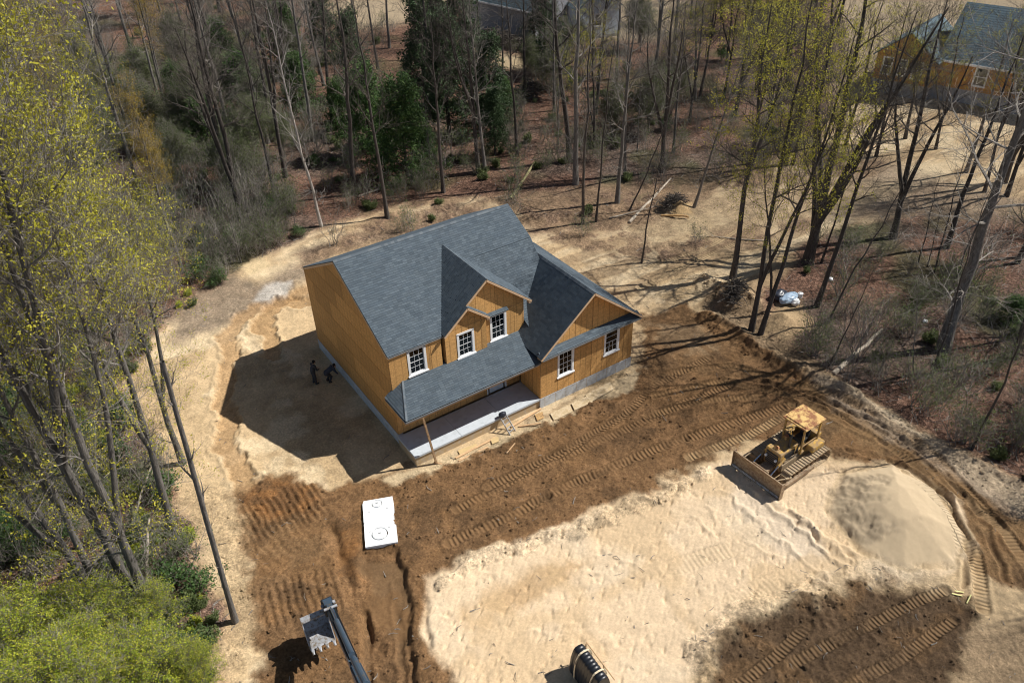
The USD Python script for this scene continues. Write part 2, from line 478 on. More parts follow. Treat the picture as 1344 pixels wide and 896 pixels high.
def track(pix, width, period, depth, mask=1.0, tone=None, world_pts=False, berm=.05, mat=1.0):
    """A crawler's print: a pressed band ribbed by its grousers."""
    global H, TRKM, TRK, ROUGH
    d, sd, al = ldist(np.asarray(pix) if world_pts else G(pix), XF + (nC - .5) * .12, YF)
    m = sm(d, width / 2 + .06, width / 2 - .06) * near * mask * (.4 + .6 * sm(fb(.9, 3, int(al.max()) % 7), .34, .52))
    period = period * .62
    H = H * (1 - m * .7) - m * depth * .55
    H += sm(np.abs(d - width / 2 - .1), .16, 0) * berm * near * mask
    TRK = np.where(m > .02, al / period, TRK); TRKM = np.maximum(TRKM, m * mat)
    ROUGH = ROUGH * (1 - m * .7)
    if tone is not None:
        paint(m * .6, tone)


LB = (.19, .11, .052)
track([(600, 668), (688, 622), (760, 590), (830, 560), (900, 528), (960, 505)], .55, .36, .10, tone=LB)
track([(590, 712), (672, 675), (760, 630), (860, 590), (960, 555), (1040, 530)], .6, .38, .12, tone=LB)
track([(905, 600), (985, 570), (1030, 545)], .55, .36, .07, tone=(.34, .23, .12))
track([(1040, 530), (1110, 548), (1190, 600), (1240, 650), (1262, 720)], .55, .36, .10, tone=(.24, .148, .07))
track([(1060, 505), (1140, 540), (1230, 600), (1310, 690)], .55, .36, .09, tone=(.23, .14, .065))
track([(640, 640), (740, 592), (820, 545), (860, 505), (930, 470)], .5, .36, .07, tone=(.18, .105, .05))
track([(1190, 625), (1240, 665), (1280, 730), (1290, 800)], .6, .34, .07, tone=(.40, .27, .14))
track([(1250, 640), (1320, 700), (1360, 760)], .6, .34, .07, tone=(.33, .22, .115))
track([(1040, 870), (1120, 830), (1200, 790), (1240, 775)], .5, .34, .08, tone=(.15, .092, .046))
track([(1100, 905), (1180, 865), (1250, 815)], .5, .34, .08, tone=(.16, .098, .05))
track([(960, 905), (1020, 860), (1060, 820)], .5, .34, .07, tone=(.14, .086, .044))
track([(880, 745), (960, 720), (1000, 690)], .9, .4, .06, tone=(.60, .46, .29), mask=.6, mat=.5)
track([(960, 790), (1050, 745), (1110, 735)], .9, .4, .06, tone=(.60, .46, .29), mask=.5, mat=.5)
for a in ([(860, 520), (950, 500), (1040, 520), (1140, 570)], [(870, 490), (960, 480), (1060, 510), (1190, 590), (1260, 650)], [(850, 545), (930, 525), (1000, 520)], [(850, 350), (920, 330), (1010, 280), (1100, 230)], [(840, 380), (900, 350), (1010, 300), (1090, 255), (1200, 225)]):
    track(a, .5, .36, .06, berm=.07, mask=.9, mat=.6, tone=(.20, .12, .055) if a[0][1] > 480 else (.40, .30, .175))
for pl in ([(1050, 512), (1150, 556), (1225, 605), (1285, 672), (1320, 760)], [(1110, 590), (1190, 612), (1245, 655), (1272, 715), (1265, 770)], [(700, 660), (800, 615), (900, 575)], [(620, 690), (720, 650)], [(1000, 500), (1080, 530), (1160, 580)], [(330, 700), (400, 672), (450, 650)], [(480, 800), (484, 900)], [(520, 760), (528, 900)], [(640, 640), (760, 580), (850, 525)]):
    d, s_, al = ldist(G(pl), XF + (nC - .5) * .3, YF + (nD - .5) * .3)
    m = sm(d, .2, .05) * near * sm(fb(.8, 2, len(pl)), .34, .46)
    H -= m * .10
    H += sm(np.abs(d - .26), .14, 0) * .05 * near
    paint(m * .5, (.115, .07, .036))
# bucket scrapes: parallel grooves
for (a, b, n, wdt, dep) in (((318, 690), (425, 650), 13, 4.5, .15), ((345, 800), (460, 770), 11, 4.0, .12), ((330, 735), (400, 700), 7, 3.5, .05)):
    A, B = gpt(*a)[:2], gpt(*b)[:2]
    ax = (B - A) / np.linalg.norm(B - A); L = np.linalg.norm(B - A)
    s = (XF - A[0]) * ax[0] + (YF - A[1]) * ax[1]; t = -(XF - A[0]) * ax[1] + (YF - A[1]) * ax[0]
    m = sm(s, -.3, .3) * sm(s, L + .3, L - .3) * sm(np.abs(t + (nC - .5)), wdt * .36, wdt * .25)
    H += m * dep * (np.abs(np.sin((s + (nC - .5) * .22 + t * .12) * PI * n / L)) - .5)


def bank(pix, drop, w=.12, world_pts=False, amp=.0):
    """Ground inside the outline lies lower, behind a steep edge."""
    global H
    p = np.asarray(pix) if world_pts else G(pix)
    s = sdist(p, XF + (nC - .5) * .35, YF + (nD - .5) * .35)
    H -= drop * sm(s, -w, w)


# ramp dug before the tank, and the ragged edges of old passes
bank([(478, 722), (521, 716), (534, 760), (540, 850), (560, 960), (470, 960), (480, 850), (470, 780)], .32, .2)
bank([(430, 688), (440, 686), (462, 760), (500, 850), (490, 862), (448, 765)], .24, .22)
bank([(553, 785), (560, 785), (566, 850), (556, 850)], .16, .15)
# spoil ridge along the right edge of the lot, and heaps
for pl, w, h, sd_ in (([(936, 420), (1000, 462), (1060, 492), (1110, 520)], 1.1, .5, 71), ([(1110, 520), (1180, 565), (1260, 600), (1380, 665)], 1.1, .28, 72), ([(700, 285), (790, 282), (880, 262)], 1.0, .2, 73), ([(420, 318), (520, 283), (620, 268)], 1.2, .25, 74), ([(925, 372), (985, 400)], 1.2, .6, 75),
                      ([(545, 640), (640, 598), (720, 560), (800, 528)], .7, .22, 76), ([(570, 765), (640, 728), (740, 700), (840, 655), (930, 625)], .45, .2, 77), ([(925, 868), (1000, 800), (1080, 775)], .8, .3, 78)):
    d, s_, al = ldist(G(pl), WX, WY)
    m = np.clip(1 - d / w, 0, 1)
    H += h * m ** 1.2 * (.6 + .8 * nC) * (1 + .15 * rel * near)
    ROUGH += sm(d, w * 1.2, w * .6) * .05
paint(zone([(925, 385), (950, 375), (990, 405), (1060, 465), (1090, 500), (1060, 495), (1000, 460), (945, 428)], .35) * .8, (.19, .135, .085), .3, .08)
paint(zone([(1000, 405), (1045, 390), (1068, 430), (1030, 448), (1000, 440)], .35), (.40, .29, .17), .1, .05)
paint(zone([(875, 268), (905, 265), (906, 284), (880, 284)], .3), (.42, .30, .16), .1, .05)


def heap(c, rx, ry, h, rz=0.0, p=1.4, flat=0.0):
    global H
    dx, dy = XF - c[0] + (nA - .5) * .8 * min(rx, 1), YF - c[1] + (nB - .5) * .8 * min(rx, 1)
    a, b = dx * math.cos(rz) + dy * math.sin(rz), -dx * math.sin(rz) + dy * math.cos(rz)
    r = np.sqrt((a / rx) ** 2 + (b / ry) ** 2)
    m = np.clip(1 - r, 0, 1)
    if flat:
        m = np.minimum(m, flat + (m - flat) * .25)
    H = H + h * m ** p


for c, rx, ry, h in (((1022, 425), 2.0, 1.6, .9), ((960, 400), 1.3, 1.0, .8), ((890, 275), 1.4, .9, .8), ((1008, 330), 1.6, 1.2, .4), ((640, 85), 6, 2, 1.2)):
    heap(gpt(*c)[:2], rx, ry, h)
# the big sand pile: straight flanks at the angle of rest, scraped-off top
SP = G([(1088, 668), (1110, 622), (1170, 610), (1225, 640), (1268, 702), (1250, 738), (1190, 744), (1130, 720)])
sdp = sdist(SP, XF + (nC - .5) * .25, YF + (nD - .5) * .25)
ph = np.clip(sdp, 0, 9) * .42
ph = np.where(ph > .85, .85 + (ph - .85) * .35, ph)
ringm = sm(np.abs(sdp + .15), .3, .0)
mpile = sm(sdp, -.1, .25)
H = np.where(mpile > 0, H * (1 - mpile * .95) + ph, H)
paint(mpile, (.575, .455, .30), 0, .006)
H -= ringm * .06
paint(ringm * .5, (.44, .33, .19))
d_, s_, al_ = ldist(G([(1150, 618), (1122, 640), (1118, 668), (1150, 692)], .9), WX, WY)
mtop = sm(d_, 1.0, .45) * sm(fb(1.6, 3, 61), .26, .42)
d_, s_, al_ = ldist(G([(1122, 640), (1160, 658), (1195, 672)], 1.0), WX, WY)
mtop = np.maximum(mtop, sm(d_, .9, .2) * sm(fb(1.4, 3, 62), .45, .58) * .7)
paint(mtop * .5, (.25, .195, .135), 0, .05)
H += mtop * rel * .12
# keep the ground level under the house and the machines
hs_ = sm(sdist(np.array([(-.1, -2.1), (15.2, -2.1), (15.2, 11.4), (-.1, 11.4)]), XF, YF), -1.2, .1)
H = H * (1 - hs_ * .9)
GZ = H.reshape(XX.shape)


def gz(x, y):
    i = int(np.clip(np.searchsorted(GX, x) - 1, 0, len(GX) - 2)); j = int(np.clip(np.searchsorted(GY, y) - 1, 0, len(GY) - 2))
    a, b = (x - GX[i]) / (GX[i + 1] - GX[i]), (y - GY[j]) / (GY[j + 1] - GY[j])
    return float((GZ[j, i] * (1 - a) + GZ[j, i + 1] * a) * (1 - b) + (GZ[j + 1, i] * (1 - a) + GZ[j + 1, i + 1] * a) * b)


def is_clear(x, y):
    i = int(np.clip(np.searchsorted(GX, x), 0, len(GX) - 1)); j = int(np.clip(np.searchsorted(GY, y), 0, len(GY) - 1))
    return LITG[j, i] < .55


LITG = LIT.reshape(XX.shape)
look('ground', {
    'g': ('geometry', {}), 't': ('attribute', {'attribute': 'tone'}), 'l': ('attribute', {'attribute': 'litter'}), 'tk': ('attribute', {'attribute': 'track'}), 'tm': ('attribute', {'attribute': 'trackmask'}),
    'n1': ('noise_texture', {'scale': .9, 'detail': 8.0, 'roughness': .65}), 'r1': ('map_range', {'from_min': .3, 'from_max': .7, 'to_min': .66, 'to_max': 1.34}),
    'n2': ('noise_texture', {'scale': 9.0, 'detail': 6.0, 'roughness': .7}), 'r2': ('map_range', {'from_min': .3, 'from_max': .7, 'to_min': .66, 'to_max': 1.34}),
    'm1': ('math', {'math_type': 'multiply'}), 'h': ('hsv', {}),
    'v': ('voronoi_texture', {'scale': 7.0, 'randomness': 1.0}), 'sv': ('separate_color', {}),
    'rv': ('rgb_ramp', {'ramp': [(0, (.5, .46, .44)), (.35, (.85, .75, .7)), (.6, (1.1, .98, .92)), (.85, (1.4, 1.24, 1.15)), (1, (1.9, 1.8, 1.7))]}),
    'lx': ('mix_color', {'blend_type': 'multiply', 'use_clamp': False}),
    'n3': ('noise_texture', {'scale': 14.0, 'detail': 6.0, 'roughness': .72}),
    'v4': ('voronoi_texture', {'scale': 11.0}), 's4': ('separate_color', {}), 'r4': ('map_range', {'from_min': 0., 'from_max': 1., 'to_min': .78, 'to_max': 1.2}), 'm4': ('math', {'math_type': 'multiply'}),
    'v2': ('voronoi_texture', {'scale': 13.0}),
    'w': ('math', {'math_type': 'sine'}), 'w1': ('math', {'math_type': 'multiply', 'value2': 6.2832}), 'w2': ('math', {'math_type': 'multiply'}), 'w3': ('math', {'math_type': 'multiply', 'value2': .42}),
    'gr': ('attribute', {'attribute': 'grain'}), 'g1': ('math', {'math_type': 'multiply'}), 'gm': ('mix_float', {'a': 1.0}), 'ba': ('math', {'math_type': 'add'}), 'b': ('bump', {'strength': 1.0, 'distance': .07}),
    'lf': ('math', {'math_type': 'multiply'}), 'bb': ('math', {'math_type': 'add'}),
    'p': ('principled_bsdf', {'roughness': .95, 'specular_ior_level': .15, 'diffuse_roughness': .6})},
    [('g.position', 'n1.vector'), ('g.position', 'n2.vector'), ('g.position', 'v.vector'), ('g.position', 'n3.vector'), ('g.position', 'v2.vector'),
     ('n1.fac', 'r1.value'), ('n2.fac', 'r2.value'), ('r1.result', 'm1.value1'), ('r2.result', 'm1.value2'), ('g.position', 'v4.vector'), ('v4.color', 's4.color'), ('s4.g', 'r4.value'), ('m1.value', 'm4.value1'), ('r4.result', 'm4.value2'), ('gr.fac', 'gm.fac'), ('m4.value', 'gm.b'), ('gm.result', 'h.value'), ('n3.fac', 'g1.value1'), ('gr.fac', 'g1.value2'), ('t.color', 'h.color'),
     ('v.color', 'sv.color'), ('sv.r', 'rv.fac'), ('h.color', 'lx.a'), ('rv.color', 'lx.b'), ('l.fac', 'lx.fac'), ('lx.result', 'p.base_color'),
     ('tk.fac', 'w1.value1'), ('w1.value', 'w.value1'), ('w.value', 'w2.value1'), ('tm.fac', 'w2.value2'), ('w2.value', 'w3.value1'),
     ('g1.value', 'ba.value1'), ('w3.value', 'ba.value2'), ('v2.distance', 'lf.value1'), ('l.fac', 'lf.value2'), ('ba.value', 'bb.value1'), ('lf.value', 'bb.value2'), ('bb.value', 'b.height'), ('b.normal', 'p.normal')])
ny_, nx_ = XX.shape
ii, jj = np.meshgrid(np.arange(nx_ - 1), np.arange(ny_ - 1))
a_ = (jj * nx_ + ii).ravel()
gv = np.stack([XF, YF, H], 1)
gf = np.stack([a_, a_ + 1, a_ + nx_ + 1, a_ + nx_], 1)
gy_, gx_ = np.gradient(GZ, GY, GX)
gn = np.stack([-gx_.ravel(), -gy_.ravel(), np.ones(len(XF))], 1)
gn /= np.linalg.norm(gn, axis=1, keepdims=True)
tag(emit('ground', gv, gf, LOOK['ground'], normals=gn, prim={'tone': TONE, 'litter': LIT, 'track': TRK, 'trackmask': TRKM, 'grain': np.clip((ROUGH - .022) / .035, .3, 1) * (1 - .75 * mpile)}), kind='structure')
# ---------------------------------------------------------------- house materials
def osb(name, axis_, col=(.60, .335, .122), shade=1.0):
    """Oriented strand board: flaky grain, faint printed stud lines every 0.4 m, per-sheet tone."""
    nodes = {'g': ('geometry', {}), 'mp': ('mapping', {'scale': (9, 9, 22)}), 'n': ('noise_texture', {'scale': 2.2, 'detail': 6.0, 'roughness': .75}),
             'v': ('voronoi_texture', {'scale': 14.0}), 'sv': ('separate_color', {}),
             'r': ('rgb_ramp', {'ramp': [(.3, tuple(np.array(col) * .72)), (.55, col), (.8, tuple(np.array(col) * 1.3))]}),
             'mv': ('map_range', {'from_min': 0., 'from_max': 1., 'to_min': .86, 'to_max': 1.14}), 'oi': ('object_info', {}), 'mo': ('map_range', {'from_min': 0., 'from_max': 1., 'to_min': .8, 'to_max': 1.16}),
             'mm': ('math', {'math_type': 'multiply'}), 'h': ('hsv', {}), 'sx': ('separate_xyz', {}),
             'f1': ('math', {'math_type': 'multiply', 'value2': 1 / .406}), 'f2': ('math', {'math_type': 'fraction'}), 'f3': ('math', {'math_type': 'less_than', 'value2': .11}),
             'z1': ('math', {'math_type': 'multiply', 'value2': 1 / .305}), 'z2': ('math', {'math_type': 'fraction'}), 'z3': ('math', {'math_type': 'less_than', 'value2': .085}),
             'fm': ('math', {'math_type': 'multiply', 'value2': .5}), 'zm': ('math', {'math_type': 'multiply', 'value2': .36}), 'mx': ('math', {'math_type': 'maximum'}),
             'n4': ('noise_texture', {'scale': 1.1, 'detail': 3.0}), 'r4': ('map_range', {'from_min': .38, 'from_max': .62, 'to_min': .45, 'to_max': 1.0, 'clamp': True}), 'lm': ('math', {'math_type': 'multiply'}),
             'x': ('mix_color', {'b': (.13, .075, .035)}), 'p': ('principled_bsdf', {'roughness': .75, 'specular_ior_level': .25})}
    a = {'x': 'sx.x', 'y': 'sx.y'}[axis_]
    links = [('g.position', 'mp.vector'), ('mp.vector', 'n.vector'), ('g.position', 'v.vector'), ('v.color', 'sv.color'), ('n.fac', 'r.fac'), ('sv.r', 'mv.value'), ('oi.random', 'mo.value'),
             ('mv.result', 'mm.value1'), ('mo.result', 'mm.value2'), ('mm.value', 'h.value'), ('r.color', 'h.color'), ('g.position', 'sx.vector'),
             (a, 'f1.value1'), ('f1.value', 'f2.value1'), ('f2.value', 'f3.value1'), ('f3.value', 'fm.value1'), ('sx.z', 'z1.value1'), ('z1.value', 'z2.value1'), ('z2.value', 'z3.value1'), ('z3.value', 'zm.value1'),
             ('fm.value', 'mx.value1'), ('zm.value', 'mx.value2'), ('g.position', 'n4.vector'), ('n4.fac', 'r4.value'), ('mx.value', 'lm.value1'), ('r4.result', 'lm.value2'),
             ('lm.value', 'x.fac'), ('h.color', 'x.a'), ('x.result', 'p.base_color')]
    return look(name, nodes, links)


osb('osb_front', 'x'); osb('osb_side', 'y', (.56, .30, .10))
look('shingle', {'t': ('attribute', {'attribute': 'tone'}), 'g': ('geometry', {}), 'n': ('noise_texture', {'scale': 60.0, 'detail': 2.0}), 'n2': ('noise_texture', {'scale': .8, 'detail': 3.0}),
                 'a': ('map_range', {'from_min': .3, 'from_max': .7, 'to_min': .7, 'to_max': 1.3}), 'a2': ('map_range', {'from_min': .3, 'from_max': .7, 'to_min': .95, 'to_max': 1.05}), 'm': ('math', {'math_type': 'multiply'}),
                 'h': ('hsv', {}), 'p': ('principled_bsdf', {'roughness': .85, 'specular_ior_level': .25})},
     [('g.position', 'n.vector'), ('g.position', 'n2.vector'), ('n.fac', 'a.value'), ('n2.fac', 'a2.value'), ('a.result', 'm.value1'), ('a2.result', 'm.value2'), ('m.value', 'h.value'), ('t.color', 'h.color'), ('h.color', 'p.base_color')])
plain('deck', (.06, .055, .05), .9)
plain('lumber', (.55, .36, .20), .7, vary=.2, scale=2.0, stretch=(3, 3, 12), rnd=.12)
plain('drip_edge', (.16, .17, .18), .6)
plain('fascia', (.60, .41, .255), .7, vary=.15, scale=4.0)
plain('old_board', (.42, .27, .15), .8, vary=.3, scale=4.0, dirt=(.2, .12, .06), dirt_amt=.3, rnd=.15)
plain('vinyl', (.80, .80, .80), .35, vary=.03)
plain('concrete', (.46, .48, .50), .85, vary=.1, scale=2.5, dirt=(.36, .36, .35), dirt_amt=.3, bump=.004)
plain('slab_concrete', (.46, .50, .54), .8, vary=.06, scale=1.6, dirt=(.40, .435, .465), dirt_amt=.3)
plain('dirty_concrete', (.42, .345, .25), .9, vary=.2, scale=1.8, dirt=(.42, .31, .18), dirt_amt=.6, bump=.01)
plain('door_paint', (.62, .66, .70), .5, vary=.03)
look('glass', {'f': ('fresnel', {'IOR': 1.7}), 't': ('transparent_bsdf', {'color': (.55, .6, .62)}), 'g': ('glossy_bsdf', {'roughness': .02, 'color': (.9, .95, 1)}), 'x': ('mix_closure', {})},
     [('f.fac', 'x.fac'), ('t.BSDF', 'x.closure1'), ('g.BSDF', 'x.closure2')], surface='x.closure')
plain('dark_room', (.05, .045, .04), .9)


def frame(o, u_, v_):
    u_, v_ = np.asarray(u_, float), np.asarray(v_, float)
    u_ = u_ / np.linalg.norm(u_); v_ = v_ / np.linalg.norm(v_)
    M = np.eye(4); M[:3, 0], M[:3, 1], M[:3, 2], M[:3, 3] = u_, v_, np.cross(u_, v_), o
    return M


def sheets(parent, poly, M, material, holes=(), sw=1.22, sh=2.44, off=(0, 0), gap=.022, seed=0, stag=.5, t0=.0, t1=.014):
    """Cuts a wall outline into boards, each a Mesh of its own."""
    rng = random.Random(seed)
    shape = poly
    for h in holes:
        shape = shape.difference(h)
    x0, y0, x1, y1 = poly.bounds
    j = 0; y = y0 + off[1]
    while y < y1:
        x = x0 + off[0] - (sw * stag if j % 2 else 0)
        while x < x1:
            c = sbox(x + gap / 2, y + gap / 2, x + sw - gap / 2, y + sh - gap / 2).intersection(shape)
            if not c.is_empty and c.area > .01:
                e = rng.uniform(0, .003)
                mb_ = MB().prism(c, M, t0 + e, t1 + e)
                if mb_.n:
                    mb_.put('panel', material, parent)
            x += sw
        y += sh; j += 1


def wall(house, name, poly, M, material, holes=(), **kw):
    """A framed wall (its dark inner layer) with sheathing panels as its pieces; M's z points outwards."""
    shape = poly
    for h in holes:
        shape = shape.difference(h)
    w = MB().prism(shape, M, -.12, -.004).put(name, LOOK['old_board'], house)
    sheets(w, poly, M, material, holes, **kw)
    return w


def window(house, M, x0, y0, x1, y1, grid=True, lower_grid=True, dark=False):
    """Double-hung window set in a wall frame M (x along, y up, z out)."""
    f = MB()
    a = .09
    for (p, q) in (((x0 - a, y0), (x0 + .035, y1)), ((x1 - .035, y0), (x1 + a, y1)), ((x0 - a, y1 - .035), (x1 + a, y1 + a))):
        f.box((*p, -.06), (*q, .035), M)
    f.box((x0 + .035, y0, -.06), (x1 - .035, y0 + .04, .03), M)
    w = f.put('window', LOOK['vinyl'], house)
    s = MB().cbox((x0 - a - .06, y0 - .10, -.02), (x1 + a + .06, y0 - .002, .085), .012)
    v, ff = s.arrays(); v = v @ M[:3, :3].T + M[:3, 3]
    emit('sill', v, ff, LOOK['vinyl'], w)
    ym = (y0 + y1) / 2
    xi0, xi1, yi0, yi1 = x0 + .036, x1 - .036, y0 + .041, y1 - .036
    for k, (b, t, z, g) in enumerate(((yi0, ym + .02, -.035, lower_grid), (ym - .02, yi1, -.01, grid))):
        sm_ = MB()
        r = .03
        sm_.box((xi0, b, z - .02), (xi0 + r, t, z + .012), M).box((xi1 - r, b, z - .02), (xi1, t, z + .012), M)
        sm_.box((xi0 + r, b, z - .02), (xi1 - r, b + r, z + .012), M).box((xi0 + r, t - r, z - .02), (xi1 - r, t, z + .012), M)
        sm_.put('sash', LOOK['vinyl'], w)
        if g:
            for i in (1, 2):
                xx = xi0 + r + (xi1 - xi0 - 2 * r) * i / 3
                MB().box((xx - .008, b + r, z - .012), (xx + .008, t - r, z + .009), M).put('glazing_bar', LOOK['vinyl'], w)
            yy = (b + t) / 2
            MB().box((xi0 + r, yy - .008, z - .010), (xi1 - r, yy + .008, z + .007), M).put('glazing_bar', LOOK['vinyl'], w)
        else:
            MB().box((xi0 + r, (b + t) / 2 - .008, z - .010), (xi1 - r, (b + t) / 2 + .008, z + .007), M).put('glazing_bar', LOOK['vinyl'], w)
        MB().box((xi0 + .01, b + .01, z - .008), (xi1 - .01, t - .01, z - .002), M).put('pane', LOOK['glass'], w)
    return w


def roof(house, name, corners, thick=.06, exp=.145, tab=.27, seed=0, caps=(), tones=((.064, .084, .104), (.073, .094, .114), (.082, .104, .124)), lift=.016):
    """A roof plane from its 3D corners: sheathing slab and laid shingles. corners[0] -> corners[1] runs along the eave."""
    c = np.asarray(corners, float)
    u_ = c[1] - c[0]; u_ /= np.linalg.norm(u_)
    n = np.zeros(3)
    for a, b in zip(c, np.roll(c, -1, 0)):
        n += np.cross(a - c[0], b - c[0])
    n /= np.linalg.norm(n)
    if n[2] < 0:
        n = -n
    v_ = np.cross(n, u_)
    M = np.eye(4); M[:3, 0], M[:3, 1], M[:3, 2], M[:3, 3] = u_, v_, n, c[0]
    uv = (c - c[0]) @ np.stack([u_, v_], 1)
    poly = Polygon(uv).buffer(0)
    r = MB().prism(poly, M, -thick, 0).put(name, LOOK['deck'], house)
    rng = np.random.default_rng(seed)
    x0, y0, x1, y1 = poly.bounds
    V, F, Tn, k = [], [], [], 0
    inner = poly.buffer(-1e-4)
    shapely.prepare(inner)
    nrow = int(math.ceil((y1 - y0) / exp))
    for j in range(nrow):
        yb = y0 + j * exp; o = rng.uniform(0, tab)
        xs = np.arange(x0 - tab - o, x1 + tab, tab)
        xs = xs + rng.uniform(-.05, .05, len(xs)) * tab
        for xa, xb in zip(xs[:-1], xs[1:]):
            rect = sbox(xa + .002, yb - .012, xb - .002, yb + exp)
            if inner.contains(rect):
                pts = np.array([[xa + .002, yb - .012], [xb - .002, yb - .012], [xb - .002, yb + exp], [xa + .002, yb + exp]])
                pieces = [pts]
            else:
                g = rect.intersection(poly)
                if g.is_empty or g.area < .002:
                    continue
                pieces = [np.array(q.exterior.coords)[:-1] for q in getattr(g, 'geoms', [g]) if q.geom_type == 'Polygon']
                pieces = [q if Polygon(q).exterior.is_ccw else q[::-1] for q in pieces]
            z = rng.uniform(.0, .006)
            t = np.array(tones[rng.choice(3, p=(.3, .45, .25))]) * rng.uniform(.88, 1.12)
            for q in pieces:
                m = len(q)
                h = np.where(True, (yb + exp - q[:, 1]) / exp * lift + .004 + z, 0)
                top = np.concatenate([q, h[:, None]], 1)
                bot = np.concatenate([q, np.full((m, 1), .0)], 1)
                V += [top, bot]; Tn.append(np.repeat(t[None], 2 * m, 0))
                for a in range(1, m - 1):
                    F.append((k, k + a, k + a + 1))
                for a in range(m):
                    b = (a + 1) % m
                    F += [(k + m + a, k + m + b, k + b), (k + m + a, k + b, k + a)]
                k += 2 * m
    V = np.vstack(V) @ M[:3, :3].T + M[:3, 3]
    p = emit('shingles', V, np.array(F), LOOK['shingle'], r, prim={'tone': np.vstack(Tn)})
    p.SetCustomDataByKey('kind', 'stuff')
    return r


def ridge_cap(parent, p, q, na, nb, w=.16, step=.2, seed=0, tones=((.085, .105, .125), (.12, .14, .158))):
    """Bent cap shingles along a ridge; na, nb point down the two slopes."""
    p, q = np.asarray(p, float), np.asarray(q, float)
    L = np.linalg.norm(q - p); t = (q - p) / L
    na, nb = np.asarray(na, float), np.asarray(nb, float)
    na, nb = na / np.linalg.norm(na), nb / np.linalg.norm(nb)
    upv = np.array([0, 0, 1.0])
    V, F, Tn = [], [], []
    rng = np.random.default_rng(seed); k = 0
    for i in range(int(L / step)):
        a, b = p + t * step * i, p + t * min(step * (i + 1) + .03, L)
        c = np.array(tones[rng.integers(2)]) * rng.uniform(.9, 1.1)
        h0, h1 = .03, .042
        pts = [a + na * w + upv * h0, a + upv * (h0 + .012), a + nb * w + upv * h0, b + na * w + upv * h1, b + upv * (h1 + .012), b + nb * w + upv * h1, b + na * w, b + nb * w, b]
        V += pts; Tn += [c] * 9
        F += [(k, k + 1, k + 4), (k, k + 4, k + 3), (k + 1, k + 2, k + 5), (k + 1, k + 5, k + 4), (k + 3, k + 4, k + 8), (k + 3, k + 8, k + 6), (k + 4, k + 5, k + 7), (k + 4, k + 7, k + 8)]
        k += 9
    pr = emit('ridge_cap', np.array(V), np.array(F), LOOK['shingle'], parent, prim={'tone': np.array(Tn)})
    pr.SetCustomDataByKey('kind', 'stuff')


def trim(house, p, q, w=.04, h=.14, name='fascia', mat='fascia', upv=(0, 0, 1)):
    MB().bar(p, q, w, h, upv).put(name, LOOK[mat], house)


# ---------------------------------------------------------------- the house
HS, H2, RZ, YR, DP, PW, WL, WR, XR = .71, 6.0, 8.976, 5.736, 11.2, 1.925, 8.143, 14.93, 11.27
SL = (RZ - H2) / (YR - .10)


def mz(y):
    return H2 + SL * (y - .10)


house = thing('house', 'unfinished two-storey house sheathed in tan board under a slate-grey shingle roof', 'house')
X0, YW = .12, .16
# foundation
fd = MB()
fd.box((X0 - .03, YW - .12, -.6), (X0 + .25, DP + .02, HS - .012)).box((X0 + .25, DP - .25, -.6), (XR, DP + .02, HS - .012))
fd.box((WL + .16, -PW - .03, -.6), (WR + .03, -PW + .22, HS - .012)).box((WR - .22, -PW + .22, -.6), (WR + .03, 8.4, HS - .012)).box((WL - .02, -PW - .03, -.6), (WL + .16, YW, HS - .012))
fd.put('foundation', LOOK['concrete'], house)
for k in range(9):
    x = WL + .3 + k * .76
    MB().box((x, -PW - .034, -.5), (x + .02, -PW - .031, HS - .02)).put('form_joint', LOOK['dirty_concrete'], house)
# porch
MB().box((X0 - .1, -PW + .06, -.5), (WL - .03, YW - .13, .565)).put('porch_base', LOOK['dirty_concrete'], house)
for a, b in ((X0 - .12, 2.86), (2.868, 5.58), (5.588, WL - .024)):
    MB().cbox((a, -PW - .01, .572), (b, YW - .125, HS), .008).put('porch_slab', LOOK['slab_concrete'], house)
# left gable wall
Ml = frame((X0, DP, 0), (0, -1, 0), (0, 0, 1))
gab = Polygon([(0, HS), (DP - YW, HS), (DP - YW, mz(YW) - .07), (DP - YR, RZ - .07), (0, mz(.10) - .09)])
wall(house, 'gable_wall', gab, Ml, LOOK['osb_side'], seed=1, sw=2.44, sh=1.22)
# front wall, both storeys
Mf = frame((0, YW, 0), (1, 0, 0), (0, 0, 1))
WB, WT = 4.28, 5.82
wins = [(1.27, 2.19, WB, WT)]
door = sbox(5.86, HS, 7.20, HS + 2.12)
wall(house, 'front_wall', Polygon([(X0, HS), (WL + .02, HS), (WL + .02, 4.0), (8.6, 4.0), (8.6, H2 - .02), (X0, H2 - .02)]), Mf, LOOK['osb_front'],
     [sbox(a, c, b, d) for a, b, c, d in wins] + [door, sbox(3.2, 3.7, 8.6, 5.99)], seed=2, sw=1.22, sh=2.44, stag=0)
for a, b, c, d in wins:
    window(house, Mf, a, c, b, d)
# entrance door with side lights
dm = MB()
for a, b in ((5.86, 5.94), (7.12, 7.20)):
    dm.box((a, HS, -.06), (b, HS + 2.12, .03), Mf)
dm.box((5.94, HS + 2.04, -.06), (7.12, HS + 2.12, .03), Mf)
dr = dm.put('door', LOOK['vinyl'], house)
MB().box((6.06, HS + .02, -.05), (7.0, HS + 2.035, -.01), Mf).put('door_leaf', LOOK['door_paint'], dr)
for a in (6.16, 6.58):
    for b, h in ((.2, .75), (1.1, .75)):
        MB().cbox((a, HS + b, -.012), (a + .32, HS + b + h, .004), .008).put('door_panel', LOOK['door_paint'], dr, M=Mf)
MB().tube([(6.12, -.02 + HS + 1.0, 0), (6.12, HS + .98, .05)], .02, 8).put('handle', LOOK['dark_room'], dr, M=Mf)
MB().box((5.95, HS + .02, -.05), (6.05, HS + 2.035, -.02), Mf).put('side_light', LOOK['glass'], dr)
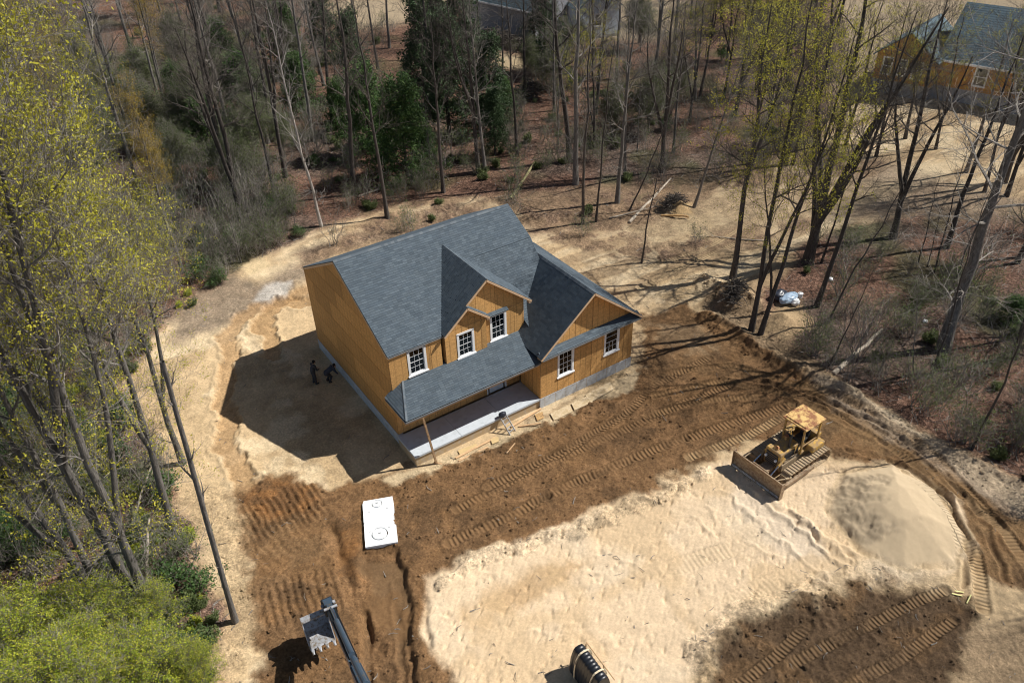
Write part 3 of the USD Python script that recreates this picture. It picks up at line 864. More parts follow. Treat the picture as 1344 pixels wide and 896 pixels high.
# dormer: a tall front gable with a lower one nested before it
DX, DZ, DY, DW, DE = 6.166, 8.422, .10, 2.86, 6.064
sd = (DZ - DE) / DW
SX, SZ, SY, SW, SE = 4.792, 7.306, -.13, 1.327, 6.228
YB, YS = .33, .10
xl = DX - DW
Mb_ = frame((0, YB, 0), (1, 0, 0), (0, 0, 1))
big = Polygon([(SX + .5, 3.95), (8.63, 3.95), (8.63, DZ - sd * (8.63 - DX) - .07), (DX, DZ - .07), (xl + .1, DE + .02), (xl + .1, 5.9), (SX + .5, 5.9)])
bw = sbox(6.47, 4.22, 7.37, 5.80)
wall(house, 'dormer_wall', big, Mb_, LOOK['osb_front'], [bw], seed=3, stag=0, off=(-.3, -.4))
window(house, Mb_, 6.47, 4.22, 7.37, 5.80)
Ms = frame((0, YS, 0), (1, 0, 0), (0, 0, 1))
ss = (SZ - SE) / SW
sml = Polygon([(3.42, 3.9), (SX + SW - .12, 3.9), (SX + SW - .12, SE + .0), (SX, SZ - .07), (3.42, SZ - sd * (SX - 3.42) - .06)])
sw_ = sbox(4.22, 4.18, 5.12, 5.66)
wall(house, 'small_dormer_wall', sml, Ms, LOOK['osb_front'], [sw_], seed=4, stag=0, off=(-.2, -.3))
window(house, Ms, 4.22, 4.18, 5.12, 5.66)
Msl = frame((3.42, YS + .3, 0), (0, -1, 0), (0, 0, 1))
wall(house, 'dormer_side_wall', Polygon([(-.9, 3.9), (.286, 3.9), (.286, 6.1), (-.9, 6.1)]), Msl, LOOK['osb_side'], seed=5, t1=.012)
Msr = frame((SX + SW - .106, YS - .0, 0), (0, 1, 0), (0, 0, 1))
wall(house, 'dormer_side_wall', Polygon([(.01, 3.9), (.215, 3.9), (.215, SE + .05), (.01, SE + .05)]), Msr, LOOK['osb_side'], seed=6)
Mbr = frame((8.645, YB, 0), (0, 1, 0), (0, 0, 1))
wall(house, 'dormer_side_wall', Polygon([(.01, 3.95), (1.9, 3.95), (1.9, 6.25), (.01, 6.25)]), Mbr, LOOK['osb_side'], seed=7)
# wing
Mw = frame((0, -PW, 0), (1, 0, 0), (0, 0, 1))
PKX, PKZ, EL, ER, EZ, YE = 11.50, 6.84, 7.9, 15.18, 3.87, -2.38
sl_, sr_ = (PKZ - EZ) / (PKX - EL), (PKZ - EZ) / (ER - PKX)
ww = [(9.44, 10.42, 1.72, 3.32), (12.83, 13.80, 1.78, 3.37)]
wall(house, 'wing_wall', Polygon([(WL, HS), (WR, HS), (WR, 3.80), (WL, 3.80)]), Mw, LOOK['osb_front'], [sbox(a, c, b, d) for a, b, c, d in ww], seed=8, stag=0)
window(house, Mw, *[ww[0][i] for i in (0, 2, 1, 3)])
window(house, Mw, *[ww[1][i] for i in (0, 2, 1, 3)], grid=False, lower_grid=True)
wall(house, 'wing_gable', Polygon([(WL + .02, 4.02), (WR - .02, 4.02), (WR - .02, EZ + sr_ * (ER - WR + .02) - .06), (PKX, PKZ - .06), (WL + .02, EZ + sl_ * (WL + .02 - EL) - .06)]), frame((0, -PW + .03, 0), (1, 0, 0), (0, 0, 1)), LOOK['osb_front'], seed=9, stag=0, off=(0, -.3))
Mws = frame((WL - .004, YW, 0), (0, -1, 0), (0, 0, 1))
wall(house, 'wing_side_wall', Polygon([(.14, HS), (PW + YW - .002, HS), (PW + YW - .002, 3.9), (.14, 3.9)]), Mws, LOOK['osb_side'], seed=10)
Mwr = frame((WR, -PW, 0), (0, 1, 0), (0, 0, 1))
wall(house, 'wing_end_wall', Polygon([(.01, HS), (10.3, HS), (10.3, EZ - .02), (.01, EZ - .02)]), Mwr, LOOK['osb_side'], seed=11)
wall(house, 'right_gable_wall', Polygon([(10.3, HS), (13.1, HS), (13.1, mz(.1) - .1), (YR + PW, RZ - .07), (5.5, mz(3.45) - .1), (5.5, 4.2), (10.3, 4.2)]), frame((XR - .05, -PW, 0), (0, 1, 0), (0, 0, 1)), LOOK['osb_side'], seed=12)
wall(house, 'rear_wall', Polygon([(.1, HS), (XR - X0 - .1, HS), (XR - X0 - .1, 5.85), (.1, 5.85)]), frame((XR, DP, 0), (-1, 0, 0), (0, 0, 1)), LOOK['osb_front'], seed=13)
# roofs
xe = X0 - .02
main = [(xe, .10, H2), (7.5, .10, H2), (7.5, 3.45, mz(3.45)), (XR + .08, 3.45, mz(3.45)), (XR + .08, YR, RZ), (xe, YR, RZ)]
roof(house, 'main_roof', main, seed=1)
roof(house, 'rear_roof', [(XR + .08, DP + .08, mz(.1) - .03), (xe, DP + .08, mz(.1) - .03), (xe, YR, RZ), (XR + .08, YR, RZ)], seed=2)
zs = 3.53 + .48 * (1.2 + 2.16)
roof(house, 'connecting_roof', [(7.51, 1.2, zs), (XR + .08, 1.2, zs), (XR + .08, 3.44, mz(3.44) - .01), (7.51, 3.44, mz(3.44) - .01)], seed=3)
roof(house, 'connecting_roof', [(8.66, -2.12, 3.53 + .48 * .04), (9.4, -2.12, 3.53 + .48 * .04), (11.0, 1.2, zs), (8.66, 1.2, zs)], seed=4)
sp = .25
PE, PX = -2.16, -.344
zt = 3.53 + sp * (YB - PE)
roof(house, 'porch_roof', [(PX, PE, 3.53), (8.70, PE, 3.53), (8.70, YB - .01, zt), (.80, YB - .01, zt)], seed=5, thick=.10)
roof(house, 'porch_hip', [(PX, .20, 3.53), (PX, PE, 3.53), (.80, YB - .01, zt)], seed=6, thick=.08)
ridge_cap(house, (PX, PE, 3.53), (.80, YB - .01, zt), (1, 0, 0), (0, 1, 0), w=.11, seed=5)
# dormer roofs
ym = lambda z: .10 + (z - H2) / SL
roof(house, 'dormer_roof', [(xl, SY, DE - .0), (DX, SY, DZ)][:1] + [(xl, SY, DE), (SX, SY, SZ), (SX, DY, DZ - sd * (DX - SX)), (DX, DY, DZ), (DX, ym(DZ), DZ), (xl, ym(DE), DE)][1:], seed=7)
zr_ = lambda x: DZ - sd * (x - DX)
xr = DX + DW
ysteep = lambda z: 1.2 + (z - zs) / ((mz(3.44) - zs) / 2.24)
roof(house, 'dormer_roof', [(xr, DY, DE), (xr, ysteep(DE), DE), (7.55, ysteep(zr_(7.55)), zr_(7.55)), (7.45, ym(zr_(7.45)), zr_(7.45)), (DX, ym(DZ), DZ), (DX, DY, DZ)], seed=8)
roof(house, 'small_dormer_roof', [(SX + SW, SY, SE), (SX + SW, YB + .0, SE), (SX, YB, SZ), (SX, SY, SZ)], seed=9)
ridge_cap(house, (DX, DY, DZ), (DX, ym(DZ), DZ), (-1, 0, -sd), (1, 0, -sd), seed=2)
ridge_cap(house, (xe, YR, RZ), (XR + .08, YR, RZ), (0, -1, -SL), (0, 1, -SL), seed=3)
# wing roofs
roof(house, 'wing_roof', [(EL, YE, EZ), (EL, 2.5, EZ), (EL + 1.5, 4.4, EZ + 1.5 * sl_), (PKX, 6.0, PKZ), (PKX, YE, PKZ)], seed=10)
roof(house, 'wing_roof', [(ER, YE, EZ), (ER, 8.5, EZ), (PKX, 8.5, PKZ), (PKX, YE, PKZ)], seed=11)
ridge_cap(house, (PKX, YE, PKZ), (PKX, 4.4, PKZ), (-1, 0, -sl_), (1, 0, -sr_), seed=4)
roof(house, 'pent_roof', [(EL + .12, YE + .01, 3.80), (ER - .04, YE + .01, 3.80), (ER - .04, -PW - .002, 4.05), (EL + .12, -PW - .002, 4.05)], seed=12, exp=.15)
# trim boards: eaves, rakes, soffits
trim(house, (xe + .02, .075, H2 - .06), (xl, .075, H2 - .06), .03, .08, 'eave_edge', 'drip_edge')
trim(house, (X0 - .03, .12, H2 - .1), (X0 - .03, YR, RZ - .1), .03, .12)
trim(house, (X0 - .03, YR, RZ - .1), (X0 - .03, DP + .05, H2 - .12), .03, .12)
for a, b in (((xl, SY, DE), (SX, SY, SZ)), ((SX, SY, SZ), (SX + SW, SY, SE)), ((SX, DY, zr_(DX + DX - SX)), (DX, DY, DZ)), ((DX, DY, DZ), (xr, DY, DE)), ((EL, YE, EZ), (PKX, YE, PKZ)), ((PKX, YE, PKZ), (ER, YE, EZ))):
    a, b = np.array(a), np.array(b)
    trim(house, a + [0, -.015, -.085], b + [0, -.015, -.085], .03, .10, 'rake_board')
    w = .40 if a[1] < -2 else .24
    s = MB()
    s.bar(a + [0, w / 2 + .005, -.115], b + [0, w / 2 + .005, -.115], w, .012)
    s.put('soffit', LOOK['fascia'], house)
for x, y, z in ((xr - .05, DY + .1, DE - .12), (SX + SW - .04, SY + .1, SE - .1), (ER - .06, YE + .2, EZ - .12)):
    MB().cbox((x - .12, y - .12, z - .06), (x + .03, y + .12, z + .06), .01).put('eave_return', LOOK['fascia'], house)
trim(house, (PX + .0, PE - .02, 3.45), (8.0, PE - .02, 3.45), .03, .08, 'eave_edge', 'drip_edge')
trim(house, (PX - .02, PE, 3.45), (PX - .02, .12, 3.45), .03, .08, 'eave_edge', 'drip_edge')
MB().box((PX + .02, PE + .02, 3.385), (8.05, YW - .02, 3.405)).put('porch_ceiling', LOOK['old_board'], house)
MB().box((PX + .02, PE + .12, 3.2), (8.0, PE + .24, 3.38)).put('porch_beam', LOOK['lumber'], house)
trim(house, (EL + .12, YE + .0, 3.72), (ER - .04, YE + .0, 3.72), .03, .09, 'eave_edge', 'drip_edge')
MB().box((EL + .14, YE + .03, 3.655), (ER - .06, -PW - .03, 3.668)).put('soffit', LOOK['fascia'], house)
trim(house, (ER - .02, YE, EZ - .1), (ER - .02, 8.4, EZ - .1), .03, .12)
# dark floor inside, seen through the panes
MB().box((X0 + .2, YW + .3, 3.3), (XR - .2, DP - .2, 3.4)).put('upper_floor', LOOK['dark_room'], house)
# raking prop under the porch corner
prop = thing('prop', 'weathered brown timber prop leaning against the corner of the porch roof', 'timber prop')
pb, pt = gpt(573, 608, gz(*gpt(573, 608)[:2])), np.array([.62, -2.12, 3.36])
MB().bar(pb + [0, 0, -.05], pt, .10, .10, (1, 0, 0)).put('post', LOOK['old_board'], prop)
MB().bar(pb + np.array([.22, -.25, .02]), pb + np.array([-.1, .1, .08]), .09, .05).put('foot_plate', LOOK['old_board'], prop)
MB().bar(pt + np.array([-.15, 0, .0]), pt + np.array([.15, 0, .0]), .11, .05).put('head_plate', LOOK['old_board'], prop)
# ---------------------------------------------------------------- vegetation
def bark(name, c, vary=.35):
    plain(name, c, .9, vary=vary * 1.6, scale=4.0, stretch=(3.5, 3.5, .7), dirt=tuple(np.array(c) * 1.75), dirt_amt=.22, bump=.03, rnd=.22, spec=.2)


bark('bark_grey', (.125, .114, .103)); bark('bark_dark', (.062, .053, .047)); bark('bark_pale', (.30, .275, .25), .25)
bark('twig_grey', (.19, .172, .152)); bark('twig_dark', (.085, .073, .063))


def leafmat(name, a, b, c=None, transl=.35):
    cols = [(0, a), (.5, b), (1, c or b)]
    look(name, {'t': ('attribute', {'attribute': 'tint'}), 'r': ('rgb_ramp', {'ramp': cols}), 'oi': ('object_info', {}), 'mo': ('map_range', {'from_min': 0., 'from_max': 1., 'to_min': .85, 'to_max': 1.15}), 'h': ('hsv', {}),
                'd': ('principled_bsdf', {'roughness': .6, 'specular_ior_level': .25}), 'tr': ('translucent_bsdf', {}), 'x': ('mix_closure', {'fac': transl})},
         [('t.fac', 'r.fac'), ('oi.random', 'mo.value'), ('mo.result', 'h.value'), ('r.color', 'h.color'), ('h.color', 'd.base_color'), ('h.color', 'tr.color'), ('d.BSDF', 'x.closure1'), ('tr.BSDF', 'x.closure2')], surface='x.closure')


leafmat('leaf_bud', (.25, .25, .03), (.44, .42, .045), (.56, .50, .07), .42)
leafmat('leaf_amber', (.24, .16, .03), (.36, .25, .04), (.40, .32, .06))
leafmat('leaf_lime', (.15, .22, .025), (.34, .40, .04), (.58, .52, .07), .4)
leafmat('leaf_holly', (.03, .065, .02), (.06, .115, .034), (.12, .19, .055), .3)
leafmat('leaf_dull', (.075, .105, .035), (.12, .155, .055), (.18, .20, .08), .35)
leafmat('needle', (.034, .062, .028), (.055, .092, .04), (.09, .135, .06), .3)


def kids(P, R, n, t0, t1, rng, L, ang, K=4, upl=.25, rr=.55, jit=.12, azstep=None, lenprof=None):
    """n children on each parent line: positions along it, curved polylines and radii."""
    N, k = P.shape[:2]
    t = (np.arange(n)[None] + rng.uniform(.1, .9, (N, n))) / n * (t1 - t0) + t0
    s = t * (k - 1); i = np.clip(s.astype(int), 0, k - 2); fr = s - i
    ar = np.arange(N)[:, None]
    base = P[ar, i] * (1 - fr[..., None]) + P[ar, i + 1] * fr[..., None]
    rad = R[ar, i] * (1 - fr) + R[ar, i + 1] * fr
    tan = P[ar, i + 1] - P[ar, i]; tan /= np.linalg.norm(tan, axis=2, keepdims=True) + 1e-9
    ref = np.where(np.abs(tan[..., 2:]) < .85, [0, 0, 1.0], [1.0, 0, 0])
    a = np.cross(tan, ref); a /= np.linalg.norm(a, axis=2, keepdims=True) + 1e-9
    b = np.cross(tan, a)
    az = rng.uniform(0, 2 * np.pi, (N, 1)) + np.arange(n)[None] * 2.4 + rng.uniform(-.5, .5, (N, n))
    an = ang * rng.uniform(.7, 1.3, (N, n))
    d = tan * np.cos(an)[..., None] + (a * np.cos(az)[..., None] + b * np.sin(az)[..., None]) * np.sin(an)[..., None]
    ln = L * rng.uniform(.55, 1.25, (N, n)) * (lenprof(t) if lenprof else 1.0)
    q = [base]
    dd = d
    for j in range(1, K):
        dd = dd + np.array([0, 0, upl / (K - 1)]) + rng.normal(0, jit, d.shape)
        dd = dd / np.linalg.norm(dd, axis=2, keepdims=True)
        q.append(q[-1] + dd * (ln / (K - 1))[..., None])
    Q = np.stack(q, 2).reshape(N * n, K, 3)
    r0 = np.minimum(rad * rr, rad * .9)
    RR = (r0[..., None] * np.linspace(1, .25, K)).reshape(N * n, K)
    return Q, np.maximum(RR, .004)


def leaves_at(tips, n, spread, size, rng, flat=0.0, droop=0.0):
    """n small leaves round each tip, as folded pairs of triangles, with a tint per leaf."""
    N = len(tips)
    c = np.repeat(tips, n, 0) + rng.normal(0, spread, (N * n, 3)) * [1, 1, 1 - flat]
    c[:, 2] -= droop * rng.uniform(0, 1, N * n)
    clump = np.repeat(rng.uniform(0, 1, N), n)
    u_ = rng.normal(0, 1, (N * n, 3)); u_ /= np.linalg.norm(u_, axis=1, keepdims=True)
    w = rng.normal(0, 1, (N * n, 3)) + [0, 0, 1.2]
    v_ = np.cross(w, u_); v_ /= np.linalg.norm(v_, axis=1, keepdims=True) + 1e-9
    s = size * rng.uniform(.6, 1.35, (N * n, 1))
    p = np.stack([c - u_ * s, c + v_ * s * .5, c + u_ * s, c - v_ * s * .5], 1)
    f = np.arange(N * n)[:, None] * 4 + np.array([0, 1, 2, 3])
    tint = np.repeat(np.clip(clump * .65 + rng.uniform(0, .45, N * n) - .05, 0, 1), 4)
    return p.reshape(-1, 3), f, tint


def tree_arrays(seed, H, r0, first=.38, n1=20, L1=.2, n2=7, n3=5, n4=3, ang=.75, wob=.02, forks=(), upl=.5, snag=False, prof=None, low=0):
    rng = np.random.default_rng(seed)
    K = 12
    z = np.linspace(0, 1, K)
    off = np.cumsum(rng.normal(0, wob * H / K * 2.2, (K, 2)), 0); off -= off[:1]
    off *= np.minimum(1, z * 3)[:, None]
    T = np.concatenate([off, (z * H)[:, None]], 1)[None]
    T[0, 0, 2] = -.35
    tr = r0 * (1 - z * (.45 if snag else .93)) ** .75
    tr[0] *= 1.45; tr[1] *= 1.05 if K > 8 else 1
    TR = tr[None]
    Ts, TRs = [T], [TR]
    for (tf, an, az, ln, rr) in forks:
        s = tf * (K - 1); i = int(s); fr = s - i
        b = T[0, i] * (1 - fr) + T[0, i + 1] * fr
        d = np.array([math.cos(az) * math.sin(an), math.sin(az) * math.sin(an), math.cos(an)])
        q = [b]
        for j in range(1, K):
            d = d + [0, 0, .06] + rng.normal(0, .05, 3); d /= np.linalg.norm(d)
            q.append(q[-1] + d * ln * H / (K - 1))
        Ts.append(np.array(q)[None]); TRs.append((r0 * rr * (1 - z * .92) ** .75)[None])
    T, TR = np.concatenate(Ts), np.concatenate(TRs)
    tv, tf_ = tubes(T, TR, 9)
    prof = prof or (lambda t: np.clip(1.25 - .95 * t, .2, 1.2) * np.clip((t - first + .12) / .2, .35, 1))
    B1, R1 = kids(T, TR, n1, first, .985, rng, L1 * H, ang, K=6, upl=upl, rr=.5, jit=.13, lenprof=prof)
    if low:
        Bl, Rl = kids(T[:1], TR[:1], low, .08, first, rng, L1 * H * .35, 1.2, K=6, upl=.1, rr=.22, jit=.16)
        B1, R1 = np.concatenate([B1, Bl]), np.concatenate([R1, Rl])
    out = [(B1, R1, 5)]
    B2, R2 = kids(B1, R1, n2, .2, .97, rng, L1 * H * .42, .75, K=4, upl=.35, rr=.55)
    out.append((B2, R2, 4))
    tips = [B1[:, -1], B2[:, -1]]
    if n3:
        B3, R3 = kids(B2, R2, n3, .25, .98, rng, L1 * H * .2, .7, K=3, upl=.3, rr=.6)
        out.append((B3, np.maximum(R3, .005), 3)); tips.append(B3[:, -1])
        if n4:
            B4, R4 = kids(B3, R3, n4, .3, 1.0, rng, L1 * H * .1, .7, K=2, upl=.2, rr=.7)
            out.append((B4, np.maximum(R4, .004), 3)); tips.append(B4[:, -1])
    V, F, n = [], [], 0
    for P, R, s in out:
        v, f = tubes(P, R, s)
        V.append(v); F.append(f + n); n += len(v)
    return (tv, tf_), (np.vstack(V), np.vstack(F)), tips, rng


PROTO = {}


def at(px, py):
    p = gpt(px, py); p[2] = gz(p[0], p[1])
    return p



def make_tree(kind, var, M, label, cat='tree', group=None, name=None):
    """First of its kind is built here with trunk, branches and leaves; later ones are copies."""
    key = (kind, var)
    if key in PROTO:
        return dup(PROTO[key], label, cat, group, M, name=name)
    cfg = dict(KINDS[kind]); seed = cfg.pop('seed') + var * 17
    lf = cfg.pop('leaf', None); bk, tw = cfg.pop('bark'), cfg.pop('twig')
    nm = name or cfg.pop('name'); cfg.pop('name', None)
    fk = cfg.pop('fk', 0)
    rng = np.random.default_rng(seed + 5)
    if fk:
        cfg['forks'] = [(rng.uniform(.1, .45) if fk < 3 else rng.uniform(.06, .2), rng.uniform(.2, .42), rng.uniform(0, 6.28), rng.uniform(.5, .75), rng.uniform(.6, .8)) for _ in range(fk)]
    Hh = cfg.pop('H'); r0 = cfg.pop('r0')
    (tv, tf_), (bv, bf), tips, rng = tree_arrays(seed, Hh, r0, **cfg)
    t = thing(nm, label, cat, group, M)
    v, f, n = meshkit.arrays((tv, tf_), True)
    emit('trunk', v, f, LOOK[bk], t, n)
    emit('crown', bv, bf, LOOK[tw], t)
    if lf:
        mat, cnt, spread, size, keep = lf
        tp = np.vstack(tips[-2:]); tp = tp[rng.random(len(tp)) < keep]
        v, f, tint = leaves_at(tp, cnt, spread, size, rng)
        emit('foliage', v, f, LOOK[mat], t, prim={'tint': tint})
    PROTO[key] = t
    return t


KINDS = {
    'bare': dict(seed=100, name='bare_tree', H=19, r0=.19, first=.4, n1=15, L1=.23, ang=.95, upl=.4, n2=7, n3=5, n4=2, bark='bark_dark', twig='twig_dark', fk=0),
    'bare_fork': dict(seed=300, name='bare_tree', H=19, r0=.22, first=.38, n1=12, L1=.2, ang=.95, upl=.4, n2=6, n3=5, n4=2, bark='bark_dark', twig='twig_dark', fk=2),
    'grey': dict(seed=500, name='bare_tree', H=19, r0=.19, first=.36, n1=15, L1=.23, ang=.95, upl=.4, n2=7, n3=5, n4=2, bark='bark_grey', twig='twig_grey', fk=0, low=4),
    'clump': dict(seed=550, name='bare_tree', H=19, r0=.26, first=.42, n1=10, L1=.18, ang=.9, upl=.4, n2=6, n3=5, n4=2, bark='bark_dark', twig='twig_dark', fk=4),
    'bud': dict(seed=700, name='budding_tree', H=18, r0=.2, first=.48, n1=17, L1=.25, ang=.9, upl=.5, n2=7, n3=6, n4=2, bark='bark_grey', twig='twig_grey', leaf=('leaf_bud', 13, .12, .046, .24), fk=1, low=5),
    'bud_thin': dict(seed=750, name='budding_tree', H=18, r0=.17, first=.44, n1=13, L1=.24, ang=.95, upl=.45, n2=7, n3=5, n4=2, bark='bark_dark', twig='twig_dark', leaf=('leaf_bud', 12, .13, .05, .2), fk=1),
    'amber': dict(seed=800, name='budding_tree', H=17, r0=.18, first=.45, n1=16, L1=.17, n2=7, n3=5, n4=2, bark='bark_grey', twig='twig_grey', leaf=('leaf_amber', 12, .13, .045, .4), fk=1),
    'lime': dict(seed=850, name='lime_green_tree', H=6.5, r0=.09, first=.12, n1=26, L1=.42, n2=8, n3=6, n4=2, bark='bark_grey', twig='twig_grey', leaf=('leaf_lime', 9, .10, .05, .42), ang=.95),
    'pole': dict(seed=900, name='sapling', H=9, r0=.055, first=.3, n1=14, L1=.13, n2=4, n3=3, n4=0, bark='bark_grey', twig='twig_grey', wob=.03, low=3),
    'pole_dark': dict(seed=930, name='sapling', H=9, r0=.06, first=.45, n1=10, L1=.12, n2=4, n3=3, n4=0, bark='bark_dark', twig='twig_dark', wob=.03),
    'birch': dict(seed=960, name='pale_tree', H=14, r0=.11, first=.3, n1=18, L1=.17, n2=5, n3=4, n4=0, bark='bark_pale', twig='bark_pale', wob=.03, low=3),
    'snag': dict(seed=980, name='dead_snag', H=12, r0=.17, first=.5, n1=6, L1=.13, n2=3, n3=2, n4=0, bark='bark_grey', twig='twig_grey', snag=True, wob=.004, low=3),
    'brush': dict(seed=990, name='understory_tree', H=6, r0=.05, first=.12, n1=20, L1=.32, n2=7, n3=5, n4=2, bark='twig_grey', twig='twig_grey', wob=.05, fk=4, ang=.8, leaf=('leaf_dull', 3, .1, .05, .5)),
}


def hero(b, v, kind, var, label, Hs=1.0, r=None, top=None, group=None, cat='tree', name=None, zoff=0.0):
    """A tree whose foot stands at photo pixel b and whose stem passes pixel v; Hs: total height / height at v."""
    B = gpt(*b); B[2] = gz(B[0], B[1]); B = gpt(*b, B[2]); B[2] = gz(B[0], B[1]) + zoff
    d = px_ray(*v)
    s = np.array([math.cos(YAW), -math.sin(YAW), 0]); nrm = np.cross(s, [0, 0, 1.0])
    t = ((B - CAM) @ nrm) / (d @ nrm)
    q = CAM + d * t - B
    Ht = q[2] * Hs
    base = KINDS[kind]
    sc = Ht / base['H']
    sr = (r / base['r0']) if r else sc
    rng = random.Random(int(b[0] * 7 + b[1]))
    lean = np.array([q[0] / q[2], q[1] / q[2], 1.0])
    M = xf(B, rng.uniform(0, 6.28), lean / np.linalg.norm(lean))
    M[:3, :3] = M[:3, :3] @ np.diag([sr if kind in ('snag',) else (sr * .5 + sc * .5), sr if kind in ('snag',) else (sr * .5 + sc * .5), sc])
    return make_tree(kind, var, M, label, cat, group, name)


MARKS = {'the bright broad holly': (535, 232), 'the pale crooked tree': (422, 297), 'the massive leaning trunk': (300, 247), 'the two close tall trunks': (355, 187), 'the dark twin trunk': (630, 226), 'the thick trunk behind the ridge': (748, 212),
         'the forked tree by the limb': (868, 226), 'the close grey pair': (915, 131), 'the many-stemmed tree': (1060, 345), 'the pale blue house': (790, 52), 'the grey house': (670, 48), 'the second tan house': (1180, 122), 'the huge grey oak': (1238, 458), 'the amber-budded pale tree': (240, 358), 'the brushwood heap': (690, 128), 'the hollow dirt bank': (882, 272)}
MARKW = {k: gpt(*v)[:2] for k, v in MARKS.items()}
RANK = ['nearest', 'second nearest', 'third nearest', 'fourth nearest', 'fifth nearest', 'sixth nearest', 'seventh nearest', 'eighth nearest', 'ninth nearest', 'tenth nearest', 'eleventh nearest', 'twelfth nearest'] + ['%dth nearest' % i for i in range(13, 60)]


def landmark_labels(items):
    """items: (prim, what it looks like, x, y). Tells each from its look-alikes by the nearest landmark and its rank from it."""
    by = {}
    for pr, what, x, y in items:
        k = min(MARKW, key=lambda n: np.hypot(*(MARKW[n] - (x, y))))
        by.setdefault((what, k), []).append((float(np.hypot(*(MARKW[k] - (x, y)))), pr))
    for (what, k), lst in by.items():
        for i, (_, pr) in enumerate(sorted(lst, key=lambda q: q[0])):
            pr.SetCustomDataByKey('label', f'{what}, {RANK[i]} of its kind to {k}')


# trees one can point to, foot pixel and a pixel higher up the stem -------------------------------------
hero((309, 815), (213, 474), 'snag', 0, 'tall grey snag with a broken top standing at the sand edge by the excavator', r=0.125)
hero((228, 698), (147, 440), 'bud', 0, 'leaning grey tree whose foot stands on red leaf litter beside dead sticks', 1.75, r=0.133)
hero((240, 608), (164, 410), 'bud', 1, 'leaning grey tree nearest to the tan sand beside the house shadow', 1.6, r=0.148)
hero((180, 790), (112, 655), 'bud', 2, 'thick forked grey tree rising just behind the bright lime thicket', 3.6, r=0.203)
hero((196, 795), (133, 640), 'bud', 3, 'slimmer grey trunk close beside the thick forked tree', 3.2, r=0.148)
hero((118, 770), (0, 585), 'bud', 4, 'strongly leaning grey tree over the dark hollow behind the lime thicket', 2.3, r=0.156)
hero((133, 780), (48, 612), 'bud', 0, 'thin grey tree leaning alongside the strongly leaning one', 2.6, r=0.101)
hero((104, 630), (10, 400), 'bud', 1, 'tall grey tree with yellow-green buds on the verge, deep among the budding crowns', 1.5, r=0.156)
hero((20, 350), (-10, 190), 'bud', 1, 'budding tree with a wide yellow-green crown above the verge woods', 1.7, r=0.133)
hero((240, 358), (190, 185), 'amber', 0, 'pale-barked tree with amber buds standing on the grey trampled strip', 1.35, r=0.101)
hero((150, 360), (110, 180), 'bud', 2, 'budding tree behind the pale-barked amber one', 1.6, r=0.125)
hero((70, 290), (40, 130), 'amber', 1, 'amber-tinged budding tree towards the far corner of the woods', 1.6, r=0.125)
hero((30, 210), (8, 90), 'bud', 4, 'yellow-green tree at the far edge of the budding woods', 1.7, r=0.125)
# behind the house
hero((422, 297), (376, 110), 'birch', 0, 'thin pale crooked tree at the sand edge behind the house', 1.5, r=.11)
hero((465, 255), (444, 50), 'bare', 0, 'thick dark straight trunk between the pale crooked tree and the holly', 1.4, r=.25)
hero((300, 247), (262, 40), 'bare', 1, 'massive dark leaning trunk standing in green-grey brush', 1.4, r=.36)
hero((352, 188), (305, 20), 'grey', 0, 'first of two tall trunks close together behind the massive one', 1.5, r=.2)
hero((357, 186), (335, 20), 'bare', 2, 'second of two tall trunks close together behind the massive one', 1.5, r=.2)
hero((437, 170), (425, 20), 'bare', 3, 'dark trunk in deep shade left of the thick straight trunk', 1.6, r=.2)
hero((628, 226), (612, 60), 'bare_fork', 0, 'dark twin trunk in front of the black-green evergreens', 1.5, r=.19)
hero((637, 227), (622, 60), 'grey', 1, 'grey trunk pressed against the dark twin trunk by the evergreens', 1.4, r=.15)
hero((748, 212), (736, 20), 'bare', 0, 'thick dark trunk on brown litter behind the roof ridge', 1.5, r=.29)
hero((733, 190), (731, 110), 'pole', 0, 'pale dead pole beside the thick dark trunk behind the ridge', 1.2, r=.08)
hero((765, 294), (768, 150), 'pole_dark', 0, 'slim dark tree at the sand edge straight behind the dormers', 1.9, r=.14)
hero((782, 291), (796, 180), 'pole_dark', 1, 'thin dark tree leaning a step from the slim one at the sand edge', 2.0, r=.09)
hero((810, 266), (822, 110), 'grey', 2, 'smooth grey tree with a flared foot at the edge of the litter', 1.6, r=.2)
hero((826, 276), (868, 180), 'pole_dark', 2, 'thin leaning tree over a fallen white limb', 1.6, r=.08)
hero((868, 226), (884, 60), 'bare_fork', 1, 'forked dark tree over grey-green brush near the fallen limb', 1.5, r=.22)
hero((884, 200), (892, 90), 'grey', 3, 'slender grey tree just behind the forked dark one', 1.7, r=.13)
hero((911, 272), (945, 170), 'grey', 0, 'thin pale stemmed tree beside the hollow dirt bank', 2.2, r=.09)
hero((842, 345), (862, 230), 'pole_dark', 0, 'lone thin sapling standing in open sand behind the wing', 1.5, r=.07)
hero((660, 112), (660, 30), 'bare', 1, 'straight far trunk in front of the grey gable', 1.6, r=.15)
hero((704, 92), (702, 20), 'bare', 2, 'dark ivy-clad trunk near the brush pile', 1.7, r=.24)
hero((782, 150), (792, 40), 'bare', 3, 'dark trunk before the pale blue house', 1.6, r=.22)
hero((912, 132), (916, 30), 'grey', 1, 'first of a close pair of grey trunks far up the litter slope', 1.6, r=.2)
hero((918, 130), (934, 40), 'bare', 0, 'second of a close pair of grey trunks far up the litter slope', 1.6, r=.2)
